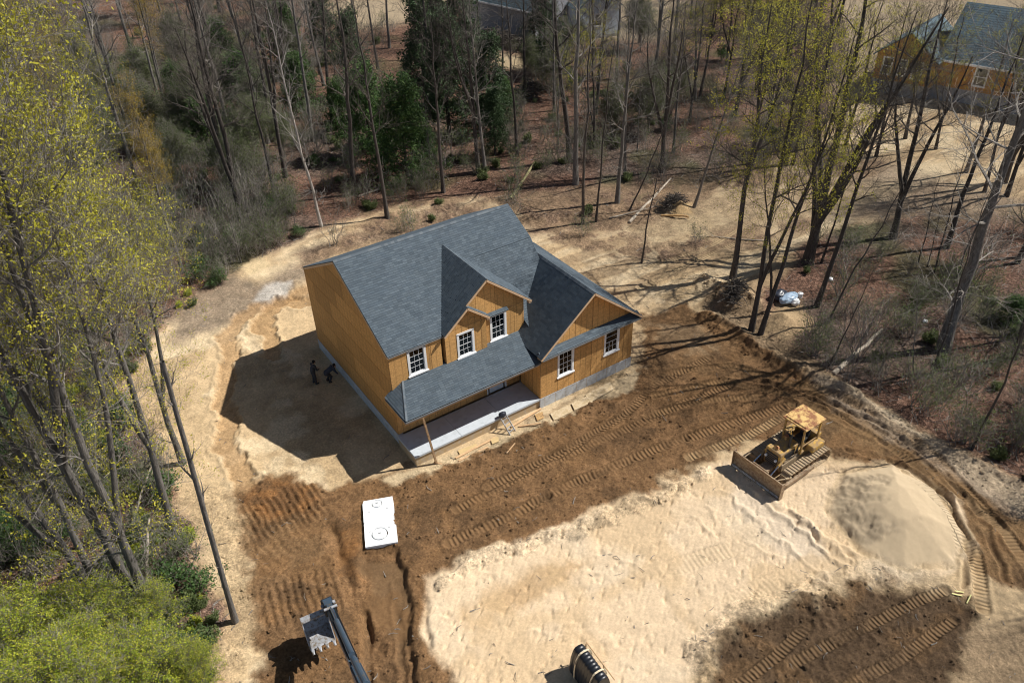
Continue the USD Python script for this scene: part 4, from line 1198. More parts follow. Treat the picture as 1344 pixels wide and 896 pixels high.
# right of the house
hero((962, 364), (992, 200), 'bud_thin', 0, 'dark tree with a knobbly stem standing on bare sand beside a shadow fan', 2.0, r=.23)
hero((986, 434), (1030, 200), 'bud_thin', 1, 'first slim dark tree of the pair on the spoil ridge', 1.7, r=.14)
hero((998, 438), (1056, 250), 'bud_thin', 2, 'second slim dark tree of the pair on the spoil ridge', 1.9, r=.12)
hero((1060, 345), (1082, 250), 'clump', 0, 'great many-stemmed dark tree at the bend of the sand track', 3.6, r=.4)
hero((1078, 345), (1112, 250), 'pole_dark', 1, 'thin dark tree at the foot of the great many-stemmed one', 2.0, r=.08)
hero((1072, 402), (1140, 220), 'bare', 1, 'leaning dark tree beside the dumped blue bags', 1.9, r=.14)
hero((1086, 424), (1135, 330), 'pole_dark', 2, 'thin leaning sapling beyond the dumped bags', 2.2, r=.07)
hero((1030, 216), (1050, 130), 'bare_fork', 0, 'first of two dark trees standing close above the track', 2.0, r=.26)
hero((1040, 216), (1060, 130), 'bare', 2, 'second of two dark trees standing close above the track', 2.0, r=.18)
hero((1172, 312), (1213, 150), 'bare_fork', 1, 'dark twin-stemmed tree whose foot meets its long shadow on sand', 1.8, r=.26)
hero((1242, 325), (1300, 170), 'bare', 3, 'lichened leaning tree before the second house', 1.7, r=.22)
hero((1238, 458), (1330, 180), 'grey', 2, 'huge grey leaning oak in the wood beside the lot', 1.6, r=.48)
hero((1205, 345), (1232, 240), 'pole_dark', 0, 'first of three thin dark poles on mauve litter', 1.1, r=.06)
hero((1217, 350), (1240, 270), 'pole_dark', 1, 'second of three thin dark poles on mauve litter', 1.1, r=.05)
hero((1226, 358), (1262, 240), 'pole_dark', 2, 'third of three thin dark poles on mauve litter', 1.4, r=.07)
hero((1246, 385), (1290, 280), 'pole', 1, 'thin grey pole between the three dark poles and the huge oak', 1.4, r=.05)
hero((1222, 494), (1258, 380), 'pole_dark', 0, 'crooked thin tree at the foot of the huge grey oak', 1.8, r=.08)
hero((1088, 480), (1125, 400), 'pole_dark', 1, 'thin leaning stem above the white fallen log', 1.6, r=.06)
hero((1198, 498), (1200, 400), 'pole', 0, 'straight thin sapling in dark undergrowth', 1.3, r=.05)
hero((1330, 470), (1400, 250), 'bare', 0, 'dark tree rising at the rim of the view beyond the huge oak', 1.5, r=.2)
hero((1275, 590), (1330, 480), 'pole_dark', 2, 'thin dark stem near the pale sand lip of the lot', 2.2, r=.06)
hero((1335, 345), (1385, 240), 'bare_fork', 0, 'dark tree by the track before the grey foundation', 2.0, r=.2)
hero((905, 160), (915, 80), 'bud_thin', 1, 'lightly budding tree far behind the many-stemmed one', 2.2, r=.15)
hero((985, 215), (1002, 120), 'bud_thin', 0, 'budding tree with amber tufts above the sand track', 1.9, r=.18)
hero((1110, 190), (1135, 90), 'bud_thin', 1, 'budding tree that hides the corner of the second house', 1.9, r=.17)
hero((1010, 150), (1024, 60), 'bud_thin', 2, 'budding tree far up beside the track', 2.0, r=.16)
hero((950, 130), (960, 50), 'bud_thin', 0, 'budding tree deep in the litter woods', 2.0, r=.16)
hero((1188, 182), (1203, 100), 'bare_fork', 0, 'dark tree standing in front of the three windows of the second house', 2.0, r=.17)
hero((1268, 226), (1300, 120), 'grey', 1, 'grey tree standing in front of the long wall of the second house', 1.8, r=.18)
hero((1150, 205), (1172, 110), 'bud_thin', 2, 'budding tree before the near corner of the second house', 2.0, r=.15)
hero((1318, 240), (1355, 130), 'clump', 0, 'many-stemmed tree at the rim of the view before the second house', 2.2, r=.2)
hero((1228, 196), (1246, 110), 'bud_thin', 1, 'lightly budding tree before the middle of the second house', 2.0, r=.14)
hero((1292, 252), (1322, 150), 'bud_thin', 0, 'lightly budding tree on the sand track before the second house', 2.0, r=.14)
# saplings along the clearing edge behind the house
FILLED = []
for i, (b, v) in enumerate((((322, 318), (303, 215)), ((331, 314), (318, 240)), ((286, 320), (262, 230)), ((360, 312), (362, 250)), ((349, 316), (338, 250)), ((388, 305), (384, 262)), ((268, 325), (248, 260)))):
    pr = hero(b, v, 'pole', i % 3, 'thin grey sapling in the row along the sand edge behind the house', 1.1, r=.045, group='saplings along the sand edge')
    FILLED.append((pr, 'thin sapling at the sand edge', *at(*b)[:2]))
landmark_labels(FILLED)
# the woods that fill the rest of the view
rng = np.random.default_rng(77)
placed = [np.array(p.GetAttribute('xformOp:transform').Get().ExtractTranslation())[:2] for p in stage.GetPrimAtPath('/World').GetChildren() if p.HasCustomDataKey('category') and p.GetCustomDataByKey('category') == 'tree']
FILL = np.array([(-45, 8), (-30, 60), (-25, 160), (85, 150), (140, 60), (85, 22), (30, 16), (20, 24), (2, 24), (-14, 18)])
WOODS = {'bare': 'dark leafless tree among others in the woods behind the house', 'grey': 'grey-barked leafless tree among others in the woods behind the house', 'bare_fork': 'forked leafless tree among others in the woods behind the house',
         'bud_thin': 'lightly budding tree among others in the woods behind the house', 'bud': 'yellow-green budding tree among others in the woods behind the house', 'pole': 'thin grey sapling among others in the woods behind the house', 'amber': 'amber budding tree among others in the woods behind the house'}
tries = 0; nf = 0; FILLED = []
while nf < 190 and tries < 6000:
    tries += 1
    x, y = rng.uniform(-45, 135), rng.uniform(8, 155)
    if sdist(FILL, np.array([x]), np.array([y]))[0] < 0 or is_clear(x, y):
        continue
    p = np.array([x, y])
    e = np.array([x, y, 0.0]) - CAM
    u_, w_ = 672 + FPX * (e @ rt) / (e @ fw), 448 - FPX * (e @ up) / (e @ fw)
    if not (-160 < u_ < 1500 and -20 < w_ < 1000):
        continue
    if min(np.linalg.norm(q - p) for q in placed) < 3.1:
        continue
    left = u_ < 260
    r = rng.random()
    if left:
        kind = 'bud' if r < .14 else 'amber' if r < .24 else 'grey' if r < .5 else 'pole'
    elif u_ > 900:
        kind = 'bud_thin' if r < .4 else 'bare' if r < .62 else 'bare_fork' if r < .75 else 'grey' if r < .85 else 'pole'
    else:
        kind = 'bare' if r < .26 else 'grey' if r < .52 else 'bare_fork' if r < .64 else 'bud_thin' if r < .74 else 'pole'
    s = rng.uniform(.75, 1.15)
    d = np.array([rng.normal(0, .03), rng.normal(0, .03), 1])
    pr = make_tree(kind, int(rng.integers(3)), xf((x, y, gz(x, y)), rng.uniform(0, 6.28), d, (s * rng.uniform(.8, 1.1),) * 2 + (s,)), WOODS[kind], 'tree', WOODS[kind].split(' among')[0].replace('tree', 'trees').replace('sapling', 'saplings') + ' in the woods')
    placed.append(p); nf += 1; FILLED.append((pr, WOODS[kind].split(' among')[0], x, y))
landmark_labels(FILLED)
# a few more beside the lot, whose shadows reach it
FILLED = []
for i, (x, y) in enumerate(((47, -9), (52, -20), (44, -26), (40, -33), (36, -22.5), (55, -3), (30, -31), (41, -16))):
    pr = make_tree(('bare', 'bare_fork', 'bud_thin')[i % 3], i % 3, xf((x, y, gz(x, y)), i * 1.3, (.02, .02, 1), rng.uniform(.8, 1.0)), 'leafless or barely budding tree in the wood along the far side of the lot', 'tree', 'trees along the far side of the lot')
    FILLED.append((pr, 'tall tree beyond the lot', x, y))
landmark_labels(FILLED)


# evergreens: hollies and cedars -------------------------------------------------------
def evergreen(seed, H, R, n, mat, label, M, base=.06, size=.13, droop=.3, name='holly_tree', group=None, shape=1.0):
    rng = np.random.default_rng(seed)
    T = np.stack([np.zeros(10), np.zeros(10), np.linspace(-.3, H, 10)], 1)[None]
    tr = (.035 * H * .55 * (1 - np.linspace(0, 1, 10) * .93))[None]
    prof = lambda t: np.clip((1 - t) ** shape, .12, 1) * np.clip((t + .12) / .25, .3, 1)
    B1, R1 = kids(T, tr, n, base, .97, rng, R * 1.25, 1.25, K=6, upl=-droop, rr=.3, jit=.1, lenprof=prof)
    B2, R2 = kids(B1, R1, 7, .2, 1, rng, R * .38, .8, K=4, upl=-droop * .4, rr=.6)
    B3, R3 = kids(B2, R2, 4, .2, 1, rng, R * .16, .8, K=3, upl=0, rr=.6)
    t = thing(name, label, 'tree', group, M)
    v, f = tubes(T, tr, 8); emit('trunk', v, f, LOOK['bark_dark'], t)
    a, b = tubes(B1, R1, 4); c, d = tubes(B2, R2, 3)
    emit('branches', np.vstack([a, c]), np.vstack([b, d + len(a)]), LOOK['twig_dark'], t)
    tp = np.vstack([B3[:, -1], B3[:, 1], B2[:, -1]])
    v, f, tint = leaves_at(tp, 5, size * 1.1, size, rng, droop=size)
    emit('foliage', v, f, LOOK[mat], t, prim={'tint': tint})
    return t


ev0 = evergreen(11, 9.0, 3.2, 46, 'leaf_holly', 'bright green holly with a broad cone crown standing at the edge of the woods', xf(at(535, 232), .4), size=.12)
dup(ev0, 'darker holly with a ragged crown just behind the bright broad one', 'tree', None, xf(at(488, 205), 2.1, None, (.85, .85, .95)))
ev1 = evergreen(12, 12.0, 2.9, 44, 'needle', 'black-green evergreen in the deepest shade behind the twin trunk', xf(at(590, 180), 1.0), base=.12, name='cedar_tree')
for (px, py), s, lb in (((560, 150), 1.0, 'black-green evergreen farther back, between the holly and the grey gable'), ((645, 175), .8, 'small dark evergreen right beside the grey trunk'), ((610, 140), 1.05, 'tall dark evergreen at the back of its thicket'), ((715, 95), .9, 'dark evergreen around the ivy-clad trunk'), ((470, 130), .8, 'evergreen deep in the woods beyond the pale crooked tree'), ((650, 205), .55, 'low evergreen at the front of the dark thicket')):
    dup(ev1, lb, 'tree', None, xf(at(px, py), px * .1, None, s))
dup(ev0, 'green holly low among the brush by the massive leaning trunk', 'tree', None, xf(at(275, 200), .8, None, (.8, .8, .6)))
dup(ev0, 'green holly under the two close trunks', 'tree', None, xf(at(325, 150), 1.8, None, (.85, .85, .7)))
dup(ev0, 'holly bush in the dark hollow behind the lime thicket', 'tree', None, xf(at(10, 720), .3, None, (.42, .42, .26)))
dup(ev0, 'dark low holly beside the huge grey oak', 'tree', None, xf(at(1325, 420), .9, None, (.35, .35, .2)))
for i, ((px, py), s_, k_, lb) in enumerate((((400, 150), .7, 0, 'holly half hidden behind the dark trunk in deep shade'), ((450, 175), .6, 0, 'holly low between the dark trunk and the bright broad one'), ((380, 95), .9, 0, 'holly far back above the two close trunks'), ((300, 110), .8, 0, 'holly far back beside the massive leaning trunk'), ((560, 215), .45, 0, 'small bright holly at the foot of the broad cone one'),
        ((660, 160), .5, 0, 'bright low holly to the side of the dark thicket'), ((430, 80), .8, 1, 'dark evergreen far back behind the deep-shade trunk'), ((240, 150), .6, 0, 'holly among grey brush near the amber-budded tree'), ((580, 110), .9, 1, 'dark evergreen behind the thicket, before the far yard'))):
    dup((ev0, ev1)[k_], lb, 'tree', None, xf(at(px, py), i * 1.1, None, s_))
rg = np.random.default_rng(31)
FILLED = []
for i in range(34):
    px, py = rg.uniform(110, 420), rg.uniform(90, 262)
    if i > 25:
        px, py = rg.uniform(640, 900), rg.uniform(60, 190)
    pr = make_tree('brush', i % 3, xf(at(px, py), i * .9, None, rg.uniform(.6, 1.15)), 'small grey many-stemmed understory tree in the woods behind the house', 'tree', 'understory trees behind the house')
    FILLED.append((pr, 'small grey many-stemmed understory tree', *at(px, py)[:2]))
landmark_labels(FILLED)
# bright lime thicket, lower corner
lb_ = ('bright lime-green young tree at the front of the thicket', 'lime-green young tree at the rim of the view, at the outer end of the thicket', 'lime-green young tree on the lot side of the thicket', 'lime-green young tree at the back of the thicket', 'small lime-green tree beneath the forked grey trunk', 'lime-green young tree low in the middle of the thicket', 'lime-green sapling reaching from the thicket towards the excavator', 'lime-green young tree with a yellow top in the inner thicket', 'lime-green young tree at the dark hollow behind the thicket', 'lowest lime-green bush of the thicket, at the bottom rim of the view')
for i, (px, py, s, k) in enumerate(((95, 960, .85, 0), (-25, 905, .9, 1), (215, 905, .68, 2), (60, 880, .8, 1), (215, 830, .5, 0), (140, 900, .72, 2), (270, 900, .5, 1), (150, 850, .7, 0), (10, 860, .75, 2), (165, 960, .75, 1))):
    p = at(px, py)
    make_tree('lime', k, xf(p - [0, 0, .2], i * 1.7, None, (s * 1.1, s * 1.1, s * .8)), lb_[i])

# understory brush: one mass ------------------------------------------------------------
pi = UsdGeom.PointInstancer.Define(stage, '/World/undergrowth')


def brush_mesh(seed, H, n, twig, mat, cnt, size, spread=.1, keep=1.0):
    rng = np.random.default_rng(seed)
    base = np.zeros((n, 3)); base[:, :2] = rng.normal(0, .12 * H, (n, 2))
    d = rng.normal(0, .38, (n, 3)); d[:, 2] = 1; d /= np.linalg.norm(d, axis=1, keepdims=True)
    L = H * rng.uniform(.6, 1.1, n)
    P = np.stack([base + d * (L * k / 4)[:, None] + rng.normal(0, .03 * H * k / 2, (n, 3)) for k in range(5)], 1)
    R = np.linspace(.014, .005, 5)[None].repeat(n, 0) * max(H, .6) ** .5
    B1, R1 = kids(P, R, 6, .25, 1, rng, H * .34, .7, K=4, upl=.25, rr=.7)
    B2, R2 = kids(B1, R1, 4, .2, 1, rng, H * .16, .7, K=3, upl=.1, rr=.8)
    V, F, k = [], [], 0
    for a, b in ((P, R), (B1, R1), (B2, np.maximum(R2, .004))):
        v, f = tubes(a, b, 3); V.append(v); F.append(f + k); k += len(v)
    tp = np.vstack([B1[:, -1], B2[:, -1]]); tp = tp[rng.random(len(tp)) < keep]
    return (np.vstack(V), np.vstack(F)), leaves_at(tp, cnt, spread, size, rng)


PR = []
for i, (H_, n, mt, cnt, size, keep) in enumerate(((2.6, 9, 'leaf_dull', 3, .045, .45), (2.0, 10, 'leaf_dull', 3, .05, .6), (1.2, 10, 'leaf_holly', 4, .06, .9), (.55, 12, 'leaf_dull', 4, .06, .9), (.5, 10, 'leaf_lime', 4, .05, .8), (3.4, 8, 'leaf_dull', 2, .045, .4))):
    (bv, bf), (lv, lf, tint) = brush_mesh(40 + i, H_, n, 'twig_grey', mt, cnt, size, .06 + .03 * H_, keep)
    x = UsdGeom.Xform.Define(stage, f'/World/undergrowth/prototype_{i}')
    emit('stems', bv, bf, LOOK['twig_grey'], x.GetPath())
    emit('leaves', lv, lf, LOOK[mt], x.GetPath(), prim={'tint': tint})
    PR.append(x.GetPath())
pos, idx, sc, qs = [], [], [], []


def put_brush(x, y, k, s):
    pos.append((x, y, gz(x, y) - .03)); idx.append(k); sc.append((s, s, s * rng.uniform(.8, 1.2)))
    a = rng.uniform(0, 6.28); qs.append(Gf.Quath(math.cos(a / 2), 0, 0, math.sin(a / 2)))


tries = 0
while len(pos) < 1650 and tries < 60000:
    tries += 1
    u_, w_ = rng.uniform(-60, 1400), rng.uniform(-5, 905)
    p = gpt(u_, w_); x, y = p[0], p[1]
    if is_clear(x, y) or np.hypot(x - 6, y) < 12:
        continue
    dens = meshkit.fbm(np.array([[x * .11, y * .11, 3.3]]), 3, 5)[0]
    far = y > 24
    if rng.random() > np.clip((dens - .33) * 4.5, .1, 1) * (1.0 if u_ < 420 else .6 if far else .3):
        continue
    r = rng.random()
    if far and u_ < 420:
        k = 0 if r < .3 else 1 if r < .5 else 5 if r < .75 else 2 if r < .9 else 3
    elif far:
        k = 0 if r < .28 else 1 if r < .5 else 2 if r < .56 else 5 if r < .72 else 3
    elif u_ < 330:
        k = 0 if r < .2 else 1 if r < .3 else 4 if r < .55 else 3 if r < .8 else 2
    else:
        k = 1 if r < .4 else 5 if r < .6 else 3 if r < .75 else 0
    put_brush(x, y, k, rng.uniform(.6, 1.25))
pi.CreatePrototypesRel().SetTargets(PR)
pi.CreatePositionsAttr(Vt.Vec3fArray([Gf.Vec3f(*map(float, p)) for p in pos]))
pi.CreateProtoIndicesAttr(Vt.IntArray([int(i) for i in idx]))
pi.CreateScalesAttr(Vt.Vec3fArray([Gf.Vec3f(*map(float, s)) for s in sc]))
pi.CreateOrientationsAttr(Vt.QuathArray(qs))
tag(pi, 'grey twiggy brush and low green plants on the forest floor', 'undergrowth', kind='stuff')
# ---------------------------------------------------------------- machines and other things
plain('cat_yellow', (.52, .31, .055), .6, vary=.2, scale=2.5, dirt=(.27, .18, .09), dirt_amt=.6)
plain('rust_yellow', (.60, .40, .15), .7, vary=.12, scale=1.3, dirt=(.25, .105, .045), dirt_amt=.5)
plain('dusty_steel', (.25, .19, .125), .75, vary=.3, scale=3.0, dirt=(.34, .25, .15), dirt_amt=.5)
plain('rust_steel', (.20, .125, .075), .7, vary=.35, scale=2.5, dirt=(.33, .25, .16), dirt_amt=.45)
plain('black_steel', (.02, .02, .022), .5, vary=.2)
plain('worn_steel', (.42, .43, .45), .45, metal=.35, vary=.2, scale=3.0, dirt=(.22, .17, .12), dirt_amt=.35)
plain('navy_paint', (.045, .072, .105), .35, vary=.2, scale=2.0, dirt=(.10, .085, .07), dirt_amt=.2)
plain('chrome', (.7, .72, .75), .15, metal=1.0, vary=.02)
plain('hose', (.012, .012, .012), .6)
plain('seat_black', (.02, .02, .02), .7)
plain('black_plastic', (.014, .016, .02), .38, vary=.15)
plain('strap', (.62, .52, .36), .6, vary=.1)
plain('white_concrete', (.74, .76, .77), .8, vary=.05, scale=2.0, dirt=(.55, .53, .49), dirt_amt=.0)
plain('lid_gap', (.10, .10, .10), .9)
plain('bag_blue', (.33, .43, .55), .3, vary=.3, scale=4.0)
plain('bag_dark', (.03, .035, .05), .35)
plain('white_plastic', (.75, .76, .78), .4)
plain('dead_wood', (.36, .31, .25), .85, vary=.25, scale=2.5, dirt=(.2, .16, .12), dirt_amt=.3, rnd=.2)
plain('moss_wood', (.22, .21, .09), .9, vary=.3, scale=3.0, dirt=(.2, .15, .1), dirt_amt=.4)
plain('raw_wood', (.45, .28, .12), .8, vary=.3, scale=3.0, dirt=(.2, .12, .06), dirt_amt=.3)
plain('cardboard', (.52, .38, .19), .85, vary=.12)
plain('plywood', (.52, .42, .28), .85, vary=.12, scale=2.0, dirt=(.42, .32, .19), dirt_amt=.5)
plain('lath_yellow', (.62, .58, .25), .7)
plain('skin', (.42, .25, .17), .6); plain('cloth_dark', (.05, .05, .055), .9, vary=.3); plain('cloth_navy', (.055, .065, .09), .9, vary=.25); plain('hair_dark', (.012, .01, .009), .8)
plain('grey_siding', (.25, .255, .28), .7, vary=.05); plain('blue_wrap', (.50, .58, .68), .6, vary=.06); plain('osb_far', (.46, .235, .07), .8, vary=.15, scale=2.0, rnd=.1)
plain('shingle_teal', (.075, .115, .14), .85, vary=.2, scale=6.0, stretch=(1, 1, 4)); plain('far_concrete', (.30, .30, .31), .9, vary=.08)

# bulldozer, nose towards -x ------------------------------------------------------------
DM = xf((16.35, -13.0, gz(16.4, -13.0) + .0), PI + .03)
doz = thing('bulldozer', 'weathered yellow bulldozer with a rusty roof canopy pushing pale sand', 'bulldozer', None, DM)
m = MB()
for s in (-1, 1):
    y0, y1 = s * .83 - .17, s * .83 + .17
    m.cbox((-1.35, y0, .28), (1.45, y1, .62), .04)
m.put('track_frame', LOOK['dusty_steel'], doz)


def track_path(n):
    """Centre line of a crawler chain: sprocket behind, idler in front, slightly raised rear."""
    c0, c1, r0, r1 = np.array([-1.32, .44]), np.array([1.42, .40]), .40, .38
    pts = []
    L1 = np.linalg.norm(c1 - c0); tot = 2 * L1 + PI * (r0 + r1)
    for i in range(n):
        s = i / n * tot
        if s < L1:
            f = s / L1; p = c0 * (1 - f) + c1 * f + np.array([0, r0 * (1 - f) + r1 * f]); a = 0.0
        elif s < L1 + PI * r1:
            a = (s - L1) / r1; p = c1 + r1 * np.array([math.sin(a), math.cos(a)])
        elif s < 2 * L1 + PI * r1:
            f = (s - L1 - PI * r1) / L1; p = c1 * (1 - f) + c0 * f - np.array([0, r1 * (1 - f) + r0 * f]); a = PI
        else:
            b = (s - 2 * L1 - PI * r1) / r0; p = c0 + r0 * np.array([-math.sin(b), -math.cos(b)]); a = PI + b
        pts.append((p, a))
    return pts


for s in (-1, 1):
    tr = MB()
    for k in range(7):
        x = -1.05 + k * .37
        tr.tube([(x, s * .83 - .16, .17), (x, s * .83 + .16, .17)], .12, 12)
    for x, z, r in ((-1.32, .44, .34), (1.42, .40, .32)):
        tr.tube([(x, s * .83 - .06, z), (x, s * .83 + .06, z)], r, 20)
        tr.tube([(x, s * .83 - .2, z), (x, s * .83 + .2, z)], r * .45, 14)
    tr_ = tr.put('track', LOOK['rust_steel'], doz)
    for p, a in track_path(40):
        M = np.eye(4); ca, sa = math.cos(a), math.sin(a)
        M[:3, 0], M[:3, 1], M[:3, 2], M[:3, 3] = (ca, 0, -sa), (0, 1, 0), (sa, 0, ca), (p[0], s * .98, p[1])
        q = MB().box((-.088, -.25, -.0), (.088, .25, .022), M).box((-.085, -.25, .022), (-.062, .25, .062), M)
        q.box((-.05, s * -.15 - .09, -.035), (.05, s * -.15 + .09, -.001), M)
        q.put('track_shoe', LOOK['dusty_steel'], tr_)
# hull, hood, grille
MB().cbox((-1.25, -.55, .38), (1.5, .55, .92), .06).put('belly', LOOK['dusty_steel'], doz)
h = MB()
h.hull([(x, y, z) for x, zt in ((.15, 1.62), (1.42, 1.5)) for y, k in ((-.40, 0), (.40, 0)) for z in (.88, zt - .07)] + [(x, y, zt) for x, zt in ((.15, 1.62), (1.42, 1.5)) for y in (-.33, .33)])
h.cbox((1.28, -.47, .62), (1.66, .47, 1.64), .05)
hd = h.put('hood', LOOK['cat_yellow'], doz)
MB().cbox((1.655, -.36, .72), (1.68, .36, 1.5), .008).put('grille', LOOK['black_steel'], hd)
for k in range(6):
    MB().box((1.682, -.34, .78 + k * .12), (1.695, .34, .80 + k * .12)).put('grille_bar', LOOK['dusty_steel'], hd)
MB().cbox((.4, -.43, .95), (1.2, -.405, 1.38), .008).put('engine_side', LOOK['black_steel'], hd)
MB().cbox((.4, .405, .95), (1.2, .43, 1.38), .008).put('engine_side', LOOK['black_steel'], hd)
MB().tube([(1.35, 0, 1.63), (1.5, 0, 1.72)], .14, 14).put('radiator_cap', LOOK['rust_yellow'], hd)
MB().tube([(.72, .24, 1.55), (.72, .24, 2.05), (.72, .24, 2.22), (.66, .24, 2.34)], (.06, .075, .06, .045), 10).put('exhaust', LOOK['black_steel'], doz)
MB().tube([(.42, -.2, 1.55), (.42, -.2, 1.78)], .07, 10).tube([(.42, -.2, 1.78), (.42, -.2, 1.86)], .11, 12).put('air_cleaner', LOOK['rust_yellow'], doz)
for y in (-.5, .5):
    MB().tube([(.3, y, 1.0), (.75, y * 1.15, 1.12), (1.25, y * 1.05, 1.2)], .025, 6, cap=False).put('hydraulic_hose', LOOK['hose'], doz)
MB().cbox((.2, -.54, .92), (1.3, -.47, 1.05), .01).put('side_rail', LOOK['dusty_steel'], doz)
MB().cbox((.2, .47, .92), (1.3, .54, 1.05), .01).put('side_rail', LOOK['dusty_steel'], doz)
# cab platform and ROPS canopy
c = MB()
c.cbox((-1.3, -.62, .9), (.15, .62, 1.06), .03).cbox((-1.35, -.98, .98), (-.35, -.55, 1.36), .05).cbox((-1.35, .55, .98), (-.35, .98, 1.36), .05)
c.cbox((-1.5, -.6, .85), (-1.12, .6, 1.62), .06)
c.put('platform', LOOK['cat_yellow'], doz)
MB().hull([(.08, y, z) for y in (-.42, .42) for z in (1.0, 1.74)] + [(.3, y, 1.0) for y in (-.42, .42)]).put('dash', LOOK['black_steel'], doz)
MB().cbox((-.95, -.27, 1.06), (-.45, .27, 1.36), .05).put('seat', LOOK['seat_black'], doz)
MB().hull([(-.98, y, z) for y in (-.25, .25) for z in (1.33, 1.92)] + [(-.84, y, 1.34) for y in (-.25, .25)] + [(-.92, y, 1.94) for y in (-.2, .2)]).put('backrest', LOOK['seat_black'], doz)
for y in (-.36, .36):
    MB().tube([(-.4, y, 1.1), (-.35, y, 1.45), (-.3, y * .95, 1.58)], .02, 6).tube([(-.3, y * .95, 1.56), (-.3, y * .95, 1.66)], .035, 8).put('lever', LOOK['black_steel'], doz)
for x, y in ((.1, -.58), (.1, .58), (-1.12, -.6), (-1.12, .6)):
    MB().bar((x, y, 1.0), (x + (.06 if x > 0 else -.02), y, 2.66), .085, .085, (1, 0, 0)).put('canopy_post', LOOK['cat_yellow'], doz)
MB().bar((-1.12, -.6, 1.62), (-1.12, .6, 1.62), .05).bar((-1.12, -.6, 2.1), (-1.12, .6, 2.1), .04).bar((-1.12, -.6, 1.5), (.1, -.58, 1.42), .05).bar((-1.12, .6, 1.5), (.1, .58, 1.42), .05).put('guard_rail', LOOK['cat_yellow'], doz)
MB().cbox((-1.32, -.74, 2.66), (.32, .74, 2.74), .03).cbox((-1.2, -.62, 2.74), (.2, .62, 2.79), .025).put('canopy_roof', LOOK['rust_yellow'], doz)
# blade with curved mouldboard, push arms, lift and angle cylinders
prof = [(2.56 + .16 * ((z - .55) / .55) ** 2, z) for z in np.linspace(.0, 1.08, 9)]
b = MB()
v = [(x + d, y, z) for y in (-1.54, 1.54) for d in (0, -.06) for x, z in prof]
n = 9
f = []
for k in range(n - 1):
    f += [(k, k + 1, 2 * n + k + 1, 2 * n + k), (n + k, 3 * n + k, 3 * n + k + 1, n + k + 1), (k, n + k, n + k + 1, k + 1), (2 * n + k, 2 * n + k + 1, 3 * n + k + 1, 3 * n + k)]
f += [(n - 1, 2 * n - 1, 4 * n - 1, 3 * n - 1), (0, 2 * n, 3 * n, n)]
b.add(v, f)
bl = b.put('blade', LOOK['rust_steel'], doz)
MB().box((2.66, -1.56, -.03), (2.70, 1.56, .17)).put('cutting_edge', LOOK['worn_steel'], bl)
for y in (-1.56, 1.53):
    MB().hull([(2.48, y, 0), (2.74, y, 0), (2.76, y, 1.1), (2.5, y, 1.1), (2.48, y + .03, 0), (2.74, y + .03, 0), (2.76, y + .03, 1.1), (2.5, y + .03, 1.1)]).put('end_plate', LOOK['rust_steel'], bl)
MB().cbox((2.40, -1.2, .42), (2.5, 1.2, .62), .02).cbox((2.42, -.5, .62), (2.52, .5, 1.0), .03).put('blade_back', LOOK['rust_steel'], bl)
for s in (-1, 1):
    MB().bar((-.2, s * 1.30, .42), (1.9, s * 1.30, .36), .12, .2).bar((1.9, s * 1.30, .36), (2.42, s * 1.15, .4), .13, .2).put('push_arm', LOOK['rust_steel'], doz)
    MB().tube([(1.30, s * .52, 1.28), (1.78, s * .55, 1.05)], .065, 10).put('lift_cylinder', LOOK['cat_yellow'], doz)
    MB().tube([(1.78, s * .55, 1.05), (2.42, s * .58, .72)], .032, 8).put('cylinder_rod', LOOK['chrome'], doz)
    MB().tube([(1.5, s * 1.2, .6), (1.95, s * 1.15, .72)], .055, 10).tube([(1.95, s * 1.15, .72), (2.44, s * 1.05, .86)], .03, 8).put('brace_cylinder', LOOK['dusty_steel'], doz)
MB().cbox((1.7, -.28, .5), (2.42, .28, .78), .05).put('blade_yoke', LOOK['rust_steel'], doz)
for s in (-1, 1):
    MB().tube([(1.72, s * .3, 1.2), (1.8, s * .3, 1.2)], .07, 12).put('headlight', LOOK['white_plastic'], doz)
MB().tube([(-1.5, 0, .55), (-1.95, 0, .5)], .06, 8).cbox((-2.0, -.12, .38), (-1.85, .12, .66), .02).put('drawbar', LOOK['rust_steel'], doz)

# excavator: its arm reaches into view, the body stands beyond the lower edge -------------
TIP, ELB = np.array([-7.75, -9.05, 2.45]), np.array([-8.25, -13.2, 3.75])
hv = np.array([ELB[0] - TIP[0], ELB[1] - TIP[1], 0.0]); hv /= np.linalg.norm(hv)
exM = np.eye(4); exM[:3, 0], exM[:3, 1], exM[:3, 2] = hv, np.cross([0, 0, 1.0], hv), (0, 0, 1); exM[:3, 3] = (TIP[0], TIP[1], gz(TIP[0], TIP[1]))
exM[2, 3] = 0.0
ex = thing('excavator', 'dark blue-black excavator arm reaching in with a worn steel bucket', 'excavator', None, exM)
LN = float(np.hypot(*(ELB - TIP)[:2]))
zt_, ze = TIP[2], ELB[2]


def beam(a, bq, w, ha, hb):
    m = MB()
    a, bq = np.array(a, float), np.array(bq, float)
    t = (bq - a) / np.linalg.norm(bq - a); nrm = np.array([-t[2], 0, t[0]]);
    m.hull([e + nrm * s * hh / 2 + np.array([0, k * w / 2, 0]) for e, hh in ((a, ha), (bq, hb)) for s in (-1, 1) for k in (-1, 1)])
    return m


